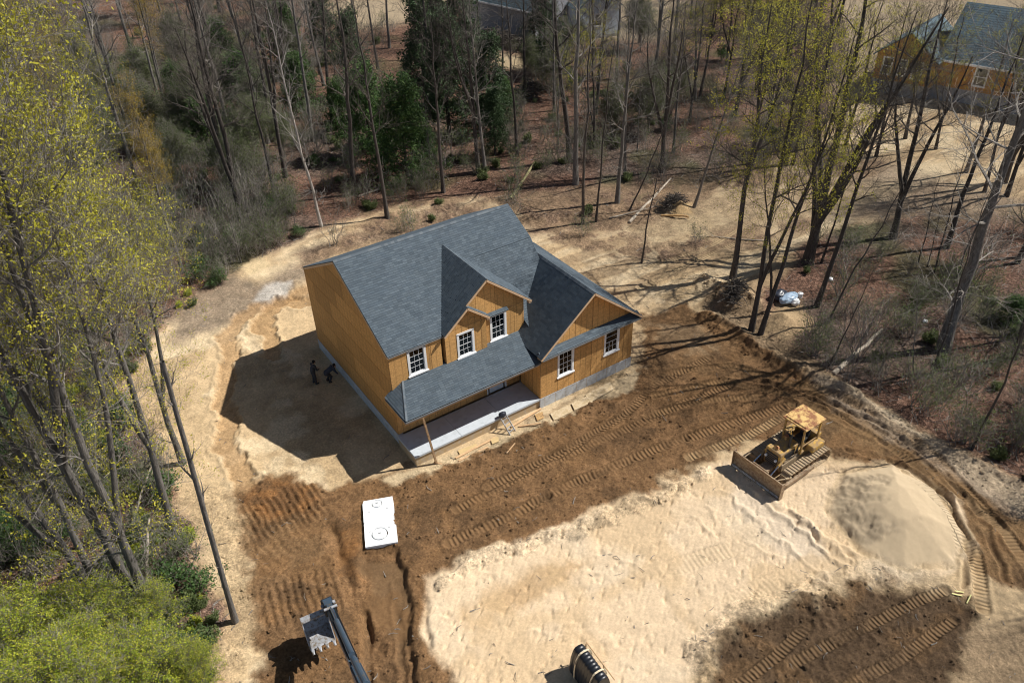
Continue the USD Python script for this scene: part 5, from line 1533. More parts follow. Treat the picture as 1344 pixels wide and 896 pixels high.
stk = beam((-.1, 0, zt_ + .05), (LN, 0, ze), .34, .3, .62)
st = stk.put('stick', LOOK['navy_paint'], ex)
MB().bar((.3, -.13, zt_ + .34), (LN - .2, -.13, ze + .40), .05, .05).put('hydraulic_line', LOOK['hose'], st)
MB().bar((.3, .15, zt_ + .32), (LN - .2, .15, ze + .38), .05, .05).put('hydraulic_line', LOOK['hose'], st)
MB().tube([(1.55, 0, zt_ + .82), (LN - .2, 0, ze + .62)], .11, 12).put('bucket_cylinder', LOOK['navy_paint'], ex)
MB().tube([(.62, 0, zt_ + .52), (1.56, 0, zt_ + .82)], .055, 10).put('cylinder_rod', LOOK['chrome'], ex)
for y in (-.21, .21):
    MB().bar((.62, y, zt_ + .52), (.05, y, zt_ - .12), .045, .12).bar((.62, y, zt_ + .52), (.55, y, zt_ + .08), .045, .11).put('linkage', LOOK['black_steel'], ex)
MB().tube([(0, -.3, zt_), (0, .3, zt_)], .075, 12).tube([(.62, -.27, zt_ + .52), (.62, .27, zt_ + .52)], .06, 12).put('pin', LOOK['worn_steel'], ex)
# quick hitch and bucket: hangs from the tip, its floor turned up and its teeth back to the machine
MB().cbox((-.42, -.24, zt_ - .38), (.34, .24, zt_ - .06), .04).put('quick_hitch', LOOK['black_steel'], ex)
bz = zt_ - .5
curve = [(.02, bz + .02), (-.32, bz - .05), (-.52, bz - .32), (-.48, bz - .66), (-.22, bz - .92), (.18, bz - 1.0), (.72, bz - .92)]
bm = MB(); W_ = .52
nc = len(curve); cv = np.array(curve); ctr = np.array([.15, bz - .45])
inn = cv + (ctr - cv) / np.linalg.norm(ctr - cv, axis=1)[:, None] * .05
ay = -.66
vv = [(x, ay + y, z) for y in (-W_, W_) for arr in (cv, inn) for x, z in arr]
ff = []
for k in range(nc - 1):
    ff += [(k, k + 1, 2 * nc + k + 1, 2 * nc + k), (nc + k, 3 * nc + k, 3 * nc + k + 1, nc + k + 1), (k, nc + k, nc + k + 1, k + 1), (2 * nc + k, 2 * nc + k + 1, 3 * nc + k + 1, 3 * nc + k)]
ff += [(0, 2 * nc, 3 * nc, nc), (nc - 1, 2 * nc - 1, 4 * nc - 1, 3 * nc - 1)]
bm.add(vv, ff)
bu = bm.put('bucket', LOOK['worn_steel'], ex)
for y in (ay - W_ - .02, ay + W_ - .01):
    pl = Polygon([tuple(q) for q in curve])
    M = np.eye(4); M[:3, 0], M[:3, 1], M[:3, 2], M[:3, 3] = (1, 0, 0), (0, 0, 1), (0, -1, 0), (0, y + .03, 0)
    MB().prism(pl, M, 0, .03).put('cheek', LOOK['worn_steel'], bu)
for k in range(4):
    y = ay - .45 + k * .3
    MB().hull([(.70, y - .07, bz - .96), (.70, y + .07, bz - .96), (.70, y - .07, bz - .86), (.70, y + .07, bz - .86), (1.0, y - .04, bz - .90), (1.0, y + .04, bz - .90), (.99, y, bz - .87)]).put('tooth', LOOK['worn_steel'], bu)
# boom, body, cab, crawlers outside the picture
EX_X = LN + 3.9
bo = beam((LN + .1, 0, ze), (LN + 2.0, 0, ze + .9), .42, .5, .75)
bo2 = beam((LN + 1.9, 0, ze + .95), (EX_X - .3, 0, 1.5), .42, .78, .6)
a1, f1 = bo2.arrays(); bo.add(a1, f1)
bo.put('boom', LOOK['navy_paint'], ex)
MB().tube([(LN - .1, 0, ze + .5), (LN + 1.7, 0, ze + 1.5)], .12, 12).put('stick_cylinder', LOOK['navy_paint'], ex)
MB().cbox((EX_X - .6, -1.2, 1.0), (EX_X + 2.4, 1.2, 2.1), .12).cbox((EX_X + 1.5, -1.25, 1.0), (EX_X + 2.7, 1.25, 2.3), .2).put('body', LOOK['navy_paint'], ex)
cb = MB().cbox((EX_X - .7, .35, 1.1), (EX_X + .8, 1.25, 2.75), .1).put('cab', LOOK['black_steel'], ex)
MB().cbox((EX_X - .73, .45, 1.6), (EX_X - .705, 1.15, 2.6), .005).put('window', LOOK['glass'], cb)
for s in (-1, 1):
    MB().cbox((EX_X - 1.1, s * 1.0 - .3, .02), (EX_X + 2.3, s * 1.0 + .3, .82), .28).put('track', LOOK['dusty_steel'], ex)
MB().tube([(EX_X + .6, 0, .5), (EX_X + .6, 0, 1.02)], .6, 20).put('slew_ring', LOOK['dusty_steel'], ex)

# concrete tank in its pit ----------------------------------------------------------------
tc = np.array([gpt(478, 657, .12), gpt(518, 651, .12), gpt(520, 711, .12), gpt(477, 719, .12)])
ux = (tc[1] - tc[0] + tc[2] - tc[3]); ux /= np.linalg.norm(ux)
uy = (tc[0] - tc[3] + tc[1] - tc[2]); uy -= ux * (uy @ ux); uy /= np.linalg.norm(uy)
tw = (np.linalg.norm(tc[1] - tc[0]) + np.linalg.norm(tc[2] - tc[3])) / 2; tl = (np.linalg.norm(tc[0] - tc[3]) + np.linalg.norm(tc[1] - tc[2])) / 2
TM = np.eye(4); TM[:3, 0], TM[:3, 1], TM[:3, 3] = ux, uy, tc.mean(0); TM[:3, 2] = np.cross(ux, uy); TM[2, 3] = .14
tank = thing('septic_tank', 'white concrete tank with two round lids half sunk in brown soil', 'tank', None, TM)
out = Polygon([(-tw / 2, -tl / 2), (tw / 2, -tl / 2), (tw / 2, -tl * .14), (tw / 2 - .08, -tl * .12), (tw / 2 - .12, .02), (tw / 2 - .1, tl * .1), (tw / 2 - .02, tl * .15), (tw / 2, tl * .32), (tw / 2 - .03, tl / 2), (-tw / 2 + .06, tl / 2 - .02), (-tw / 2, tl * .42), (-tw / 2, .05), (-tw / 2 + .05, .0), (-tw / 2, -.06)])
holes = [shapely.Point(-.06, tl * .39).buffer(.27), shapely.Point(-.05, -tl * .27).buffer(.40)]
lid = out
for hq in holes:
    lid = lid.difference(hq)
MB().prism(lid, np.eye(4), -.09, 0).put('top_slab', LOOK['white_concrete'], tank)
MB().box((-tw / 2 + .03, -tl / 2 + .03, -1.3), (tw / 2 - .05, tl / 2 - .05, -.10)).put('tank_body', LOOK['concrete'], tank)
for hq, r in zip(holes, (.225, .345)):
    c_ = hq.centroid
    l = MB().prism(shapely.Point(c_.x, c_.y).buffer(r), np.eye(4), -.089, .012).put('lid', LOOK['white_concrete'], tank)
    MB().tube([(c_.x - .06, c_.y - .01, .01), (c_.x - .05, c_.y, .045), (c_.x + .05, c_.y + .02, .045), (c_.x + .06, c_.y + .03, .01)], .012, 6).put('handle', LOOK['black_steel'], l)
for x, y in ((-.5, tl * .22), (.42, tl * .25), (-.5, -tl * .2), (.42, -tl * .17)):
    MB().tube([(x - .05, y, .0), (x - .03, y, .03), (x + .03, y, .03), (x + .05, y, .0)], .012, 6).put('lifting_eye', LOOK['worn_steel'], tank)

# strapped stack of black arched drain chambers --------------------------------------------
ca, cb2 = gpt(758, 848, 1.5), gpt(786, 886, 1.5)
dv = cb2 - ca; dl = np.linalg.norm(dv); dv /= dl
PM = np.eye(4); PM[:3, 0] = dv; PM[:3, 1] = np.cross([0, 0, 1], dv); PM[:3, 2] = (0, 0, 1); PM[:3, 3] = (ca[0] + dv[0] * dl * .5 + .05, ca[1] + dv[1] * dl * .5 - .1, gz(ca[0], ca[1]))
stack = thing('chamber_stack', 'upright stack of black arched plastic drain chambers bound with cream straps on the pale sand', 'drain chambers', None, PM)
hl = dl / 2 + .12
for k in range(5):
    z0 = .10 + k * .045
    rad_y, top = .40 - .012 * k, 1.42 + .032 * k
    m = MB()
    th = np.linspace(0, PI, 13)
    xs = np.linspace(-hl, hl, 41)
    V = []
    for x in xs:
        rb = 1 + .035 * (1 if int((x + hl) / .085) % 2 else 0)
        for a in th:
            cy, cz = math.cos(a), math.sin(a)
            V.append((x, np.sign(cy) * abs(cy) ** .6 * rad_y * rb, z0 + (top - z0) * (abs(cz) ** .75) * (1 + (rb - 1) * .6)))
    F = []
    for i in range(40):
        for j in range(12):
            F.append((i * 13 + j, (i + 1) * 13 + j, (i + 1) * 13 + j + 1, i * 13 + j + 1))
    m.add(V, F)
    m.hull([(-hl - .006 + .001 * k, np.sign(math.cos(a)) * abs(math.cos(a)) ** .6 * rad_y * .99, z0 + (top - z0) * abs(math.sin(a)) ** .75 * .99) for a in th] + [(-hl + .02, 0, z0 + .1)])
    m.hull([(hl + .006 - .001 * k, np.sign(math.cos(a)) * abs(math.cos(a)) ** .6 * rad_y * .99, z0 + (top - z0) * abs(math.sin(a)) ** .75 * .99) for a in th] + [(hl - .02, 0, z0 + .1)])
    m.put('chamber', LOOK['black_plastic'], stack, smooth=40)
for x in (-hl * .55, hl * .62):
    pts = [(x, np.sign(math.cos(a)) * abs(math.cos(a)) ** .6 * .445, .1 + 1.52 * abs(math.sin(a)) ** .75) for a in np.linspace(0, PI, 17)]
    m = MB()
    for p, q in zip(pts[:-1], pts[1:]):
        m.bar(p, q, .075, .014, (0, p[1] + q[1], p[2] + q[2] - 1.2))
    m.put('strap', LOOK['strap'], stack)
for y in (.44, .36):
    MB().bar((-hl - .1, y + .03, 1.25 if y > .4 else .7), (hl + .12, y + .03, 1.25 if y > .4 else .7), .03, .06).put('slat', LOOK['lumber'], stack)
MB().bar((-hl - .03, .40, .1), (-hl - .03, .40, 1.3), .05, .03).put('slat', LOOK['lumber'], stack)
MB().bar((hl * .3, .47, .08), (hl * .3, .47, 1.3), .05, .03).put('slat', LOOK['lumber'], stack)
for y in (-.3, 0, .3):
    MB().box((-hl - .1, y - .05, .02), (hl + .1, y + .05, .1)).put('skid', LOOK['lumber'], stack)


# boards, sheets and litter by the porch ---------------------------------------------------
def lay(a, b, w, t, name, mat, label, cat, group=None, dz=.02):
    A, B = at(*a), at(*b)
    t_ = thing(name, label, cat, group, xf(A + [0, 0, dz]))
    MB().bar((0, 0, 0), B - A, w, t).put('board', LOOK[mat], t_)
    return t_


lay((710, 537), (671, 561), .12, .04, 'board', 'lumber', 'long pale board lying against the porch base by the ladder', 'board', None, .08)
lay((710, 558), (681, 560), .10, .04, 'board', 'lumber', 'short pale board lying below the long one by the ladder', 'board', None, .05)
lay((598, 602), (650, 575), .12, .04, 'board', 'lumber', 'long pale board lying at the edge of the brown soil before the porch', 'board', None, .06)
lay((602, 607), (640, 588), .10, .04, 'board', 'lumber', 'pale board lying in the soil alongside the long one', 'board', None, .05)
lay((665, 595), (676, 583), .05, .03, 'stake', 'lumber', 'thin wooden stake lying alone in the brown soil', 'stake', None, .06)


def flat(px, name, mat, label, cat, th=.02, tilt=(0, 0, 1), dz=.03):
    P = np.array([at(*q) for q in px]); c = P.mean(0)
    t_ = thing(name, label, cat, None, xf(c + [0, 0, dz]))
    z = np.array([gz(*p[:2]) for p in P])
    MB().prism(Polygon((P - c)[:, :2]).buffer(0), np.eye(4), 0, th).put('sheet', LOOK[mat], t_)


flat([(601, 592), (625, 583), (627, 588), (604, 598)], 'cardboard_sheet', 'cardboard', 'yellowish flat cardboard sheet before the porch base', 'cardboard', dz=.05)
flat([(644, 577), (654, 574), (655, 580), (646, 584)], 'cardboard_sheet', 'cardboard', 'small yellowish cardboard scrap below the ladder', 'cardboard', dz=.05)
flat([(702, 545), (712, 541), (714, 549), (705, 553)], 'cardboard_sheet', 'raw_wood', 'tan board scrap leaning at the corner of the porch', 'board', dz=.05)
for i, (q, l) in enumerate((([(722, 544), (748, 532), (752, 541), (727, 553)], 'plywood sheet on sand before the wing, nearest to the porch'), ([(750, 531), (773, 520), (778, 529), (754, 540)], 'plywood sheet on sand before the wing, middle of its row'), ([(768, 520), (800, 503), (806, 512), (774, 530)], 'plywood sheet on sand before the wing, last of its row'))):
    flat(q, 'plywood_sheet', 'plywood', l, 'plywood', dz=.05)
# short ladder used as steps, with a black bag at its head
la, lb2 = at(673, 568), gpt(661, 549, .72)
lad = thing('ladder', 'short ladder leaning against the porch slab as steps', 'ladder', None, xf(la))
dvec = lb2 - la + np.array([0, 0, .12])
sdv = np.cross(dvec, [0, 0, 1.0]); sdv /= np.linalg.norm(sdv)
for s in (-.22, .22):
    MB().bar(sdv * s, sdv * s + dvec, .04, .08).put('rail', LOOK['worn_steel'], lad)
for k in range(4):
    p = dvec * (.15 + k * .23)
    MB().bar(p - sdv * .22, p + sdv * .22, .05, .03).put('rung', LOOK['worn_steel'], lad)


def blob(seed, r, squash=(1, 1, .7), amp=.3):
    m_ = trimesh.creation.icosphere(3, 1.0)
    v = np.array(m_.vertices)
    v = v * (1 + (meshkit.fbm(v * 1.8 + seed, 3, seed)[:, None] - .5) * amp * 2) * np.array(squash) * r
    v[:, 2] -= v[:, 2].min()
    return v, np.array(m_.faces)


def blob_thing(px, name, mat, label, cat, r, seed, sq=(1, 1, .7), dz=-.03):
    t_ = thing(name, label, cat, None, xf(at(*px) + [0, 0, dz]))
    v, f = blob(seed, r, sq)
    v, f, n = meshkit.arrays((v, f), True)
    emit('body', v, f, LOOK[mat], t_, n)
    return t_


t_ = thing('bag', 'black bag lying on the porch edge at the head of the ladder', 'bag', None, xf(np.array([*gpt(661, 549, .72)[:2], .71]) + [0, .12, 0]))
v, f = blob(3, .2, (1.2, .8, .9)); v, f, n = meshkit.arrays((v, f), True); emit('body', v, f, LOOK['bag_dark'], t_, n)
blob_thing((1034, 396), 'plastic_bag', 'bag_blue', 'crumpled pale blue plastic sheet dumped at the wood edge', 'plastic sheet', .55, 5, (1.4, .8, .6))
blob_thing((1022, 392), 'plastic_bag', 'bag_dark', 'dark full rubbish bag beside the pale blue sheet', 'bag', .5, 6, (1.2, .9, .65))
blob_thing((1043, 400), 'plastic_bag', 'white_plastic', 'white crumpled bag next to the pale blue sheet', 'bag', .33, 7, (1, .9, .7))
bk_ = thing('bucket', 'white bucket standing behind the dumped bags', 'bucket', None, xf(at(1050, 390)))
MB().tube([(0, 0, 0), (0, 0, .36)], (.14, .17), 14).put('pail', LOOK['white_plastic'], bk_)
MB().tube([(-.17, 0, .33), (0, .1, .42), (.17, 0, .33)], .008, 5, cap=False).put('handle', LOOK['black_steel'], bk_)
blob_thing((1214, 422), 'litter_bag', 'white_plastic', 'small white plastic scrap lying on leaf litter near the huge oak', 'plastic scrap', .16, 8)
blob_thing((1090, 367), 'litter_bag', 'white_plastic', 'small pale plastic scrap in the green brush beyond the bags', 'plastic scrap', .18, 9)
# lath stakes on the dark soil
for i, (a, b, l) in enumerate((((1248, 781), (1262, 784), 'yellow lath lying flat on dark soil, one of a jumble'), ((1252, 778), (1264, 779), 'yellowish lath crossing behind the jumble on dark soil'), ((1268, 793), (1273, 783), 'pale lath standing askew apart from the jumble'))):
    lay(a, b, .05, .03, 'lath', 'lath_yellow', l, 'lath', None, .05)


# fallen logs and dead wood ----------------------------------------------------------------
def log(a, b, r0, r1, mat, label, name='fallen_log', dza=.05, dzb=.25, cat='log', branches=0):
    A, B = at(*a) + [0, 0, dza], at(*b) + [0, 0, dzb]
    t_ = thing(name, label, cat, None, xf(A))
    rg = np.random.default_rng(int(a[0] + a[1]))
    P = np.linspace(0, 1, 7)[:, None] * (B - A) + rg.normal(0, .05, (7, 3)) * np.linspace(0, 1, 7)[:, None]
    MB().tube(P, np.linspace(r0, r1, 7), 9).put('stem', LOOK[mat], t_, smooth=50)
    for k in range(branches):
        i = rg.integers(2, 7); d = rg.normal(0, 1, 3); d[2] = abs(d[2]) + .3
        d = d / np.linalg.norm(d) * rg.uniform(.6, 1.8)
        MB().tube([P[i], P[i] + d * .5 + [0, 0, .05], P[i] + d], (r1 * .6, r1 * .4, r1 * .15), 5).put('branch', LOOK[mat], t_)


log((1093, 492), (1155, 437), .17, .09, 'dead_wood', 'white barkless fallen log at the rim of the wood')
log((670, 262), (702, 218), .15, .10, 'moss_wood', 'mossy fallen log lying behind the roof ridge')
log((826, 292), (880, 238), .14, .07, 'dead_wood', 'white fallen limb under the thin leaning tree', branches=3)
log((800, 288), (858, 276), .08, .03, 'dead_wood', 'dead branch lying along the sand edge', branches=4)
log((868, 283), (905, 288), .10, .08, 'raw_wood', 'yellowish split log before the hollow dirt bank')
log((470, 258), (530, 240), .09, .05, 'dead_wood', 'grey fallen stem lying before the bright holly', branches=5)
log((192, 795), (212, 720), .10, .05, 'dead_wood', 'bent white dead stem standing at the verge beside the thick forked tree', dzb=2.2, branches=1, cat='dead stem', name='dead_pole')
log((173, 690), (228, 612), .07, .03, 'dead_wood', 'thin pale pole leaning among the verge trees', dzb=2.5, cat='dead stem', name='dead_pole')
log((170, 700), (225, 688), .16, .13, 'moss_wood', 'dark fallen log in the leaf litter between the verge trunks')
log((195, 640), (222, 600), .06, .03, 'dead_wood', 'thin dead stick crossing the leaning pole', dzb=1.5, cat='dead stem', name='dead_pole')
log((1010, 318), (900, 310), .07, .02, 'dead_wood', 'thin dead branch on the sand under the dark trees', dzb=.05, branches=2)


def pile(px, L, Wd, Hh, n, label, mat='twig_dark', name='brush_pile', ang=0.0, thick=.03):
    t_ = thing(name, label, 'brush pile', None, xf(at(*px), ang))
    rg = np.random.default_rng(int(px[0]))
    c_ = np.stack([rg.uniform(-1, 1, n) * L / 2, rg.normal(0, .33, n) * Wd / 2, np.zeros(n)], 1)
    c_[:, 2] = Hh * np.clip(1 - (2 * c_[:, 0] / L) ** 2, 0, 1) * np.clip(1 - (2 * c_[:, 1] / Wd) ** 2, 0, 1) * rg.uniform(.2, 1, n)
    d = rg.normal(0, 1, (n, 3)); d[:, 2] *= .35; d /= np.linalg.norm(d, axis=1, keepdims=True)
    ln = rg.uniform(.4, 1.6, n)[:, None]
    P = np.stack([c_ - d * ln / 2, c_ + rg.normal(0, .08, (n, 3)), c_ + d * ln / 2], 1)
    v, f = tubes(P, thick * rg.uniform(.4, 1.4, n)[:, None] * np.array([[1, .8, .4]]), 4)
    emit('sticks', v, f, LOOK[mat], t_).SetCustomDataByKey('kind', 'stuff')


pile((655, 60), 11, 3, 2.2, 700, 'long dark pile of cut branches before the grey gable', ang=-1.2, thick=.06)
pile((690, 128), 7, 4, 1.6, 500, 'brown heap of brushwood in the woods beyond the twin trunk', ang=.3, thick=.05)
pile((882, 272), 2.6, 1.6, .9, 260, 'tangled heap of roots and sticks in the hollow dirt bank', ang=.2)
pile((962, 398), 2.4, 1.4, .9, 260, 'heap of roots and dirt-caked sticks on the spoil ridge', ang=.5)
pile((50, 752), 1.2, 1.0, .5, 90, 'small dark uprooted stump tangle at the back of the lime thicket', mat='dead_wood')
pile((60, 690), 4.5, 2.4, 1.3, 350, 'dark brushwood heap in the hollow among the verge trees', ang=.6)
# loose twigs and chips on the ground: nobody could count them
rg = np.random.default_rng(5)
T1, k = [], 0
while len(T1) < 5200 and k < 60000:
    k += 1
    u_, w_ = rg.uniform(-20, 1364), rg.uniform(90, 905)
    p = gpt(u_, w_); c_ = is_clear(p[0], p[1])
    if -.6 < p[0] < 15.6 and -2.4 < p[1] < 11.8 or (c_ and rg.random() < .93) or (14 < p[0] < 19.5 and -22 < p[1] < -10):
        continue
    a = rg.uniform(0, 6.28); L = rg.uniform(.15, 1.1) * (.45 if c_ else 1)
    z = gz(p[0], p[1]) + .02
    d = np.array([math.cos(a), math.sin(a), rg.normal(0, .12)]) * L
    b = np.array([p[0], p[1], z])
    T1.append([b - d / 2, b + rg.normal(0, .04, 3), b + d / 2])
v, f = tubes(np.array(T1), np.array([[.014, .011, .006]]) * rg.uniform(.6, 2.0, (len(T1), 1)), 3)
tag(emit('fallen_twigs', v, f, LOOK['twig_grey']), 'loose twigs and sticks scattered over litter and sand', 'twigs', kind='stuff')
# clods of soil
T1, k = [], 0
ico = trimesh.creation.icosphere(1, 1.0)
CV, CF, CT = [], [], []
while len(CV) < 2600 and k < 40000:
    k += 1
    x, y = rg.uniform(-14, 26), rg.uniform(-26, 4)
    i = int(np.clip(np.searchsorted(GX, x), 0, len(GX) - 1)); j = int(np.clip(np.searchsorted(GY, y), 0, len(GY) - 1))
    ro_ = ROUGH.reshape(XX.shape)[j, i]
    if ro_ < .055 or rg.random() > ro_ * 8 or (-.4 < x < 15.4 and y > -2.5):
        continue
    s = rg.gamma(2.0, .011) + .012
    v = np.array(ico.vertices) * (1 + rg.normal(0, .16, (len(ico.vertices), 1))) * s * [1, 1, .75] + [x, y, GZ[j, i] + s * .2]
    CF.append(np.array(ico.faces) + len(CV) * len(ico.vertices)); CV.append(v)
    CT.append(np.repeat(TONE.reshape(*XX.shape, 3)[j, i][None] * rg.uniform(.75, 1.25), len(v), 0))
z_ = np.zeros(len(CV) * len(ico.vertices))
tag(emit('soil_clods', np.vstack(CV), np.vstack(CF), LOOK['ground'], prim={'tone': np.vstack(CT), 'litter': z_, 'track': z_, 'trackmask': z_, 'grain': z_ + 1}), 'crumbled clods of brown soil strewn over the graded earth', 'clods', kind='stuff')


# people -----------------------------------------------------------------------------------
def person(label, M, J, name='person'):
    """One continuous body from joints; clothes, hair and hat as its parts."""
    import manifold3d as mf

    def bone(a, b, ra, rb):
        pts = []
        for c, r in ((a, ra), (b, rb)):
            s = trimesh.creation.icosphere(1, r); pts.append(np.array(s.vertices) + np.array(c))
        return mf.Manifold.hull_points(np.vstack(pts))

    t = thing(name, label, 'person', None, M)
    g = lambda *bs: mf.Manifold.batch_boolean([bone(*b) for b in bs], mf.OpType.Add)
    B = []
    hd, nk, ch, pv = (np.array(J[k]) for k in ('head', 'neck', 'chest', 'pelvis'))
    fwd = np.array(J['face'])
    B += [(nk, hd - [0, 0, .03], .055, .06), (hd + [0, 0, .02], hd - fwd * -.03 - [0, 0, .06], .1, .075), (hd + fwd * .1 - [0, 0, .015], hd + fwd * .085 + [0, 0, .015], .016, .012)]
    sh = {}
    for s in 'lr':
        S, E, H_, = (np.array(J[k + s]) for k in ('sho', 'elb', 'han'))
        B += [(S, E, .052, .042), (E, H_, .042, .03)]
        d = (H_ - E) / np.linalg.norm(H_ - E); sd = np.cross(d, fwd); sd /= np.linalg.norm(sd) + 1e-9
        B += [(H_, H_ + d * .07, .032, .034)]
        for k in range(4):
            o = H_ + d * .08 + sd * (k - 1.5) * .02
            L = (.06, .075, .07, .055)[k]
            B += [(o, o + d * L * .6 + fwd * .006, .010, .009), (o + d * L * .6 + fwd * .006, o + d * L + fwd * .02, .009, .008)]
        B += [(H_ + d * .02 - sd * .028, H_ + d * .065 - sd * .058, .012, .009)]
    for s in 'lr':
        Hp, Kn, An = (np.array(J[k + s]) for k in ('hip', 'kne', 'ank'))
        B += [(An, An + fwd * [1, 1, 0] * .16 - [0, 0, .03], .045, .035)]
        B += [(Hp, Kn, .085, .06), (Kn, An, .058, .042)]
    B += [(ch, pv, .14, .13), (np.array(J['shol']), np.array(J['shor']), .07, .07), (ch, nk, .12, .06)]
    mm = g(*B).to_mesh(); v, f, n = meshkit.arrays((mm.vert_properties[:, :3], mm.tri_verts), 50)
    emit('body', v, f, LOOK['skin'], t, n)
    top = [(ch, pv + [0, 0, .05], .165, .155), (np.array(J['shol']), np.array(J['shor']), .085, .085), (ch, nk - [0, 0, .04], .14, .075)]
    for s in 'lr':
        S, E, H_ = (np.array(J[k + s]) for k in ('sho', 'elb', 'han'))
        top += [(S, E, .068, .056), (E, E + (H_ - E) * .86, .056, .044)]
    leg = [(pv + [0, 0, .02], (np.array(J['hipl']) + np.array(J['hipr'])) / 2, .155, .15)]
    boot = []
    for s in 'lr':
        Hp, Kn, An = (np.array(J[k + s]) for k in ('hip', 'kne', 'ank'))
        leg += [(Hp, Kn, .102, .076), (Kn, An, .076, .062)]
        boot += [(An + [0, 0, .05], An - [0, 0, .01], .062, .058), (An - [0, 0, .01], An + fwd * [1, 1, 0] * .19 - [0, 0, .035], .054, .044)]
    for nm, bs, mt in (('jacket', top, J['jm']), ('trousers', leg, J['tm']), ('boots', boot, 'black_steel'), ('hair', [(hd + [0, 0, .055] - fwd * .02, hd - fwd * .05 - [0, 0, .02], .1, .085)], 'hair_dark')):
        mm = g(*bs).to_mesh(); v, f, n = meshkit.arrays((mm.vert_properties[:, :3], mm.tri_verts), 50)
        emit(nm, v, f, LOOK[mt], t, n)


pf = at(414, 504)
person('person in dark clothes standing in the house shadow, head bent', xf(pf, .2), dict(head=(.2, 0, 1.54), neck=(.12, 0, 1.4), chest=(.06, 0, 1.2), pelvis=(0, 0, .92), face=(.85, 0, -.45), shol=(.1, .19, 1.36), shor=(.1, -.19, 1.36), elbl=(.14, .25, 1.08), elbr=(.16, -.24, 1.08),
       hanl=(.34, .16, .98), hanr=(.36, -.14, 1.0), hipl=(0, .09, .88), hipr=(0, -.09, .88), knel=(.04, .11, .48), kner=(.02, -.11, .48), ankl=(-.02, .12, .08), ankr=(0, -.12, .08), jm='cloth_dark', tm='cloth_dark'))
pf = at(432, 501)
person('person in dark clothes bending down at the foundation beside the standing one', xf(pf, .1), dict(head=(.52, 0, .98), neck=(.42, 0, .96), chest=(.28, 0, .9), pelvis=(-.08, 0, .72), face=(.6, 0, -.75), shol=(.38, .19, .92), shor=(.38, -.19, .92), elbl=(.46, .23, .64), elbr=(.46, -.23, .64),
       hanl=(.56, .14, .42), hanr=(.58, -.12, .42), hipl=(-.08, .1, .68), hipr=(-.08, -.1, .68), knel=(.18, .14, .42), kner=(.16, -.13, .42), ankl=(-.04, .14, .08), ankr=(-.02, -.14, .08), jm='cloth_navy', tm='cloth_dark'))


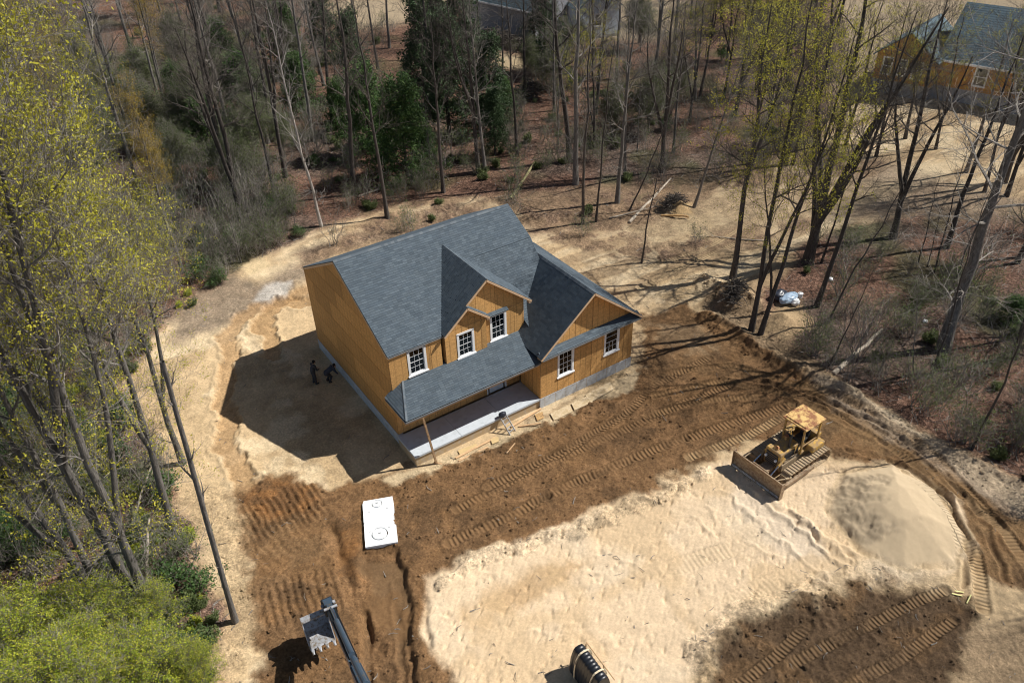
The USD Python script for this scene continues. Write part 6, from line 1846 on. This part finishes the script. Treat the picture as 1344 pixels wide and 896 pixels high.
# houses in the distance ---------------------------------------------------------------------
def far_house(name, label, O, udir, secs, wallm, basem, hb, roofm):
    """secs: (u0, u1, v0, v1, eave z, ridge z, 'gable' or 'eave' towards the viewer, windows)."""
    u_ = np.array([*udir, 0.0]); u_ /= np.linalg.norm(u_)
    v_ = np.array([-u_[1], u_[0], 0])
    M = np.eye(4); M[:3, 0], M[:3, 1], M[:3, 3] = u_, v_, (O[0], O[1], gz(*O))
    t = thing(name, label, 'house', None, M)
    for (a, b, c, d, ze_, zr2, kind, wins_) in secs:
        MB().box((a, c, -.5), (b, d, hb)).put('foundation', LOOK[basem], t)
        F1 = np.eye(4); F1[:3, 0], F1[:3, 1], F1[:3, 2], F1[:3, 3] = (1, 0, 0), (0, 0, 1), (0, -1, 0), (0, c, 0)
        F2 = np.eye(4); F2[:3, 0], F2[:3, 1], F2[:3, 2], F2[:3, 3] = (0, 1, 0), (0, 0, 1), (1, 0, 0), (b, 0, 0)
        F3 = np.eye(4); F3[:3, 0], F3[:3, 1], F3[:3, 2], F3[:3, 3] = (0, -1, 0), (0, 0, 1), (-1, 0, 0), (a, 0, 0)
        mid = (a + b) / 2 if kind == 'gable' else (c + d) / 2
        hole = [sbox(x0, y0, x1, y1) for x0, y0, x1, y1 in wins_]
        front = Polygon([(a, hb), (b, hb), (b, ze_), (mid, zr2), (a, ze_)]) if kind == 'gable' else Polygon([(a, hb), (b, hb), (b, ze_), (a, ze_)])
        for hq in hole:
            front = front.difference(hq)
        w = MB().prism(front, F1, -.15, -.01)
        side = Polygon([(c + .02, hb), (d, hb), (d, ze_), (c + .02, ze_)]) if kind == 'gable' else Polygon([(c + .02, hb), (d, hb), (d, ze_), (mid, zr2), (c + .02, ze_)])
        side3 = Polygon([(-x, y) for x, y in side.exterior.coords])
        w.prism(side, F2, -.15, -.01).prism(side3, F3, -.15, -.01)
        w.prism(Polygon([(a, hb), (b, hb), (b, ze_), (a, ze_)]), F1 @ xf((0, 0, -(d - c) + .15)), -.12, 0)
        wl = w.put('wall', LOOK[wallm], t)
        if wallm == 'osb_far':
            sheets(wl, front, F1, LOOK['osb_far'], sw=1.22, sh=2.44, stag=0, seed=int(a * 7 + 50), t0=.0, t1=.012)
        for x0, y0, x1, y1 in wins_:
            f_ = MB()
            for p, q in (((x0 - .1, y0 - .12), (x0 + .05, y1 + .1)), ((x1 - .05, y0 - .12), (x1 + .1, y1 + .1)), ((x0 + .05, y0 - .12), (x1 - .05, y0 + .05)), ((x0 + .05, y1 - .05), (x1 - .05, y1 + .1)), ((x0 + .05, (y0 + y1) / 2 - .03), (x1 - .05, (y0 + y1) / 2 + .03))):
                f_.box((*p, -.05), (*q, .05), F1)
            wd = f_.put('window', LOOK['vinyl'], t)
            MB().box((x0 + .04, y0 + .04, -.04), (x1 - .04, y1 - .04, -.03), F1).put('pane', LOOK['glass'], wd)
        o = .35
        if kind == 'gable':
            s_ = (zr2 - ze_) / (mid - a)
            for q in ([(a - o, c - o, ze_ - o * s_), (a - o, d, ze_ - o * s_), (mid, d, zr2), (mid, c - o, zr2)], [(b + o, d, ze_ - o * s_), (b + o, c - o, ze_ - o * s_), (mid, c - o, zr2), (mid, d, zr2)]):
                roof_far(t, q, roofm)
        else:
            s_ = (zr2 - ze_) / (mid - c)
            for q in ([(a - o, c - o, ze_ - o * s_), (b + o, c - o, ze_ - o * s_), (b + o, mid, zr2), (a - o, mid, zr2)], [(b + o, d + o, ze_ - o * s_), (a - o, d + o, ze_ - o * s_), (a - o, mid, zr2), (b + o, mid, zr2)]):
                roof_far(t, q, roofm)
            MB().bar((a - o, c - o - .02, ze_ - o * s_ - .05), (b + o, c - o - .02, ze_ - o * s_ - .05), .04, .2).put('fascia', LOOK['vinyl'], t)
    return t


def roof_far(t, q, mat):
    q = np.array(q, float)
    n = np.cross(q[1] - q[0], q[3] - q[0]); n /= np.linalg.norm(n)
    if n[2] < 0:
        n = -n
    rows = 26
    m = MB()
    for k in range(rows):
        a, b = k / rows, (k + 1) / rows
        p0, p1 = q[0] + (q[3] - q[0]) * a, q[1] + (q[2] - q[1]) * a
        p2, p3 = q[1] + (q[2] - q[1]) * b, q[0] + (q[3] - q[0]) * b
        m.add([p0 + n * .03, p1 + n * .03, p2 + n * .015, p3 + n * .015, p0, p1], [(0, 1, 2, 3), (4, 5, 1, 0)])
    m.add([q[0], q[1], q[2], q[3], q[0] - n * .1, q[1] - n * .1, q[2] - n * .1, q[3] - n * .1], [(4, 7, 6, 5), (0, 4, 5, 1), (1, 5, 6, 2), (2, 6, 7, 3), (3, 7, 4, 0)])
    m.put('roof', LOOK[mat], t)


far_house('far_house', 'second unfinished house with tan board walls, tall grey foundation and a teal roof', (68.6, 20.0), (.27, -.963),
          [(0, 6.0, 0, 9, 4.3, 6.7, 'gable', [(.8, 2.1, 1.7, 3.8), (2.4, 2.2, 3.2, 3.8), (3.9, 2.1, 4.8, 3.8)]), (6.0, 26, 1.4, 13, 4.4, 8.6, 'eave', [(9.6, 2.1, 10.7, 3.9), (13.4, 2.1, 14.5, 3.9), (19.0, 2.1, 20.1, 3.9)])], 'osb_far', 'far_concrete', 1.5, 'shingle_teal')
far_house('far_house', 'grey-walled house with a teal roof showing beyond the brush pile', (47.4, 70.5), (.2, -.98), [(0, 13.5, 0, 10, 4.6, 9.0, 'eave', [])], 'grey_siding', 'far_concrete', .5, 'shingle_teal')
far_house('far_house', 'pale blue wrapped house with a small grey roof between the far trunks', (55.6, 55.2), (.97, -.24), [(0, 6.0, 0, 8, 4.2, 6.4, 'gable', [(2.4, 1.6, 3.4, 3.1)])], 'blue_wrap', 'far_concrete', .4, 'shingle_teal')
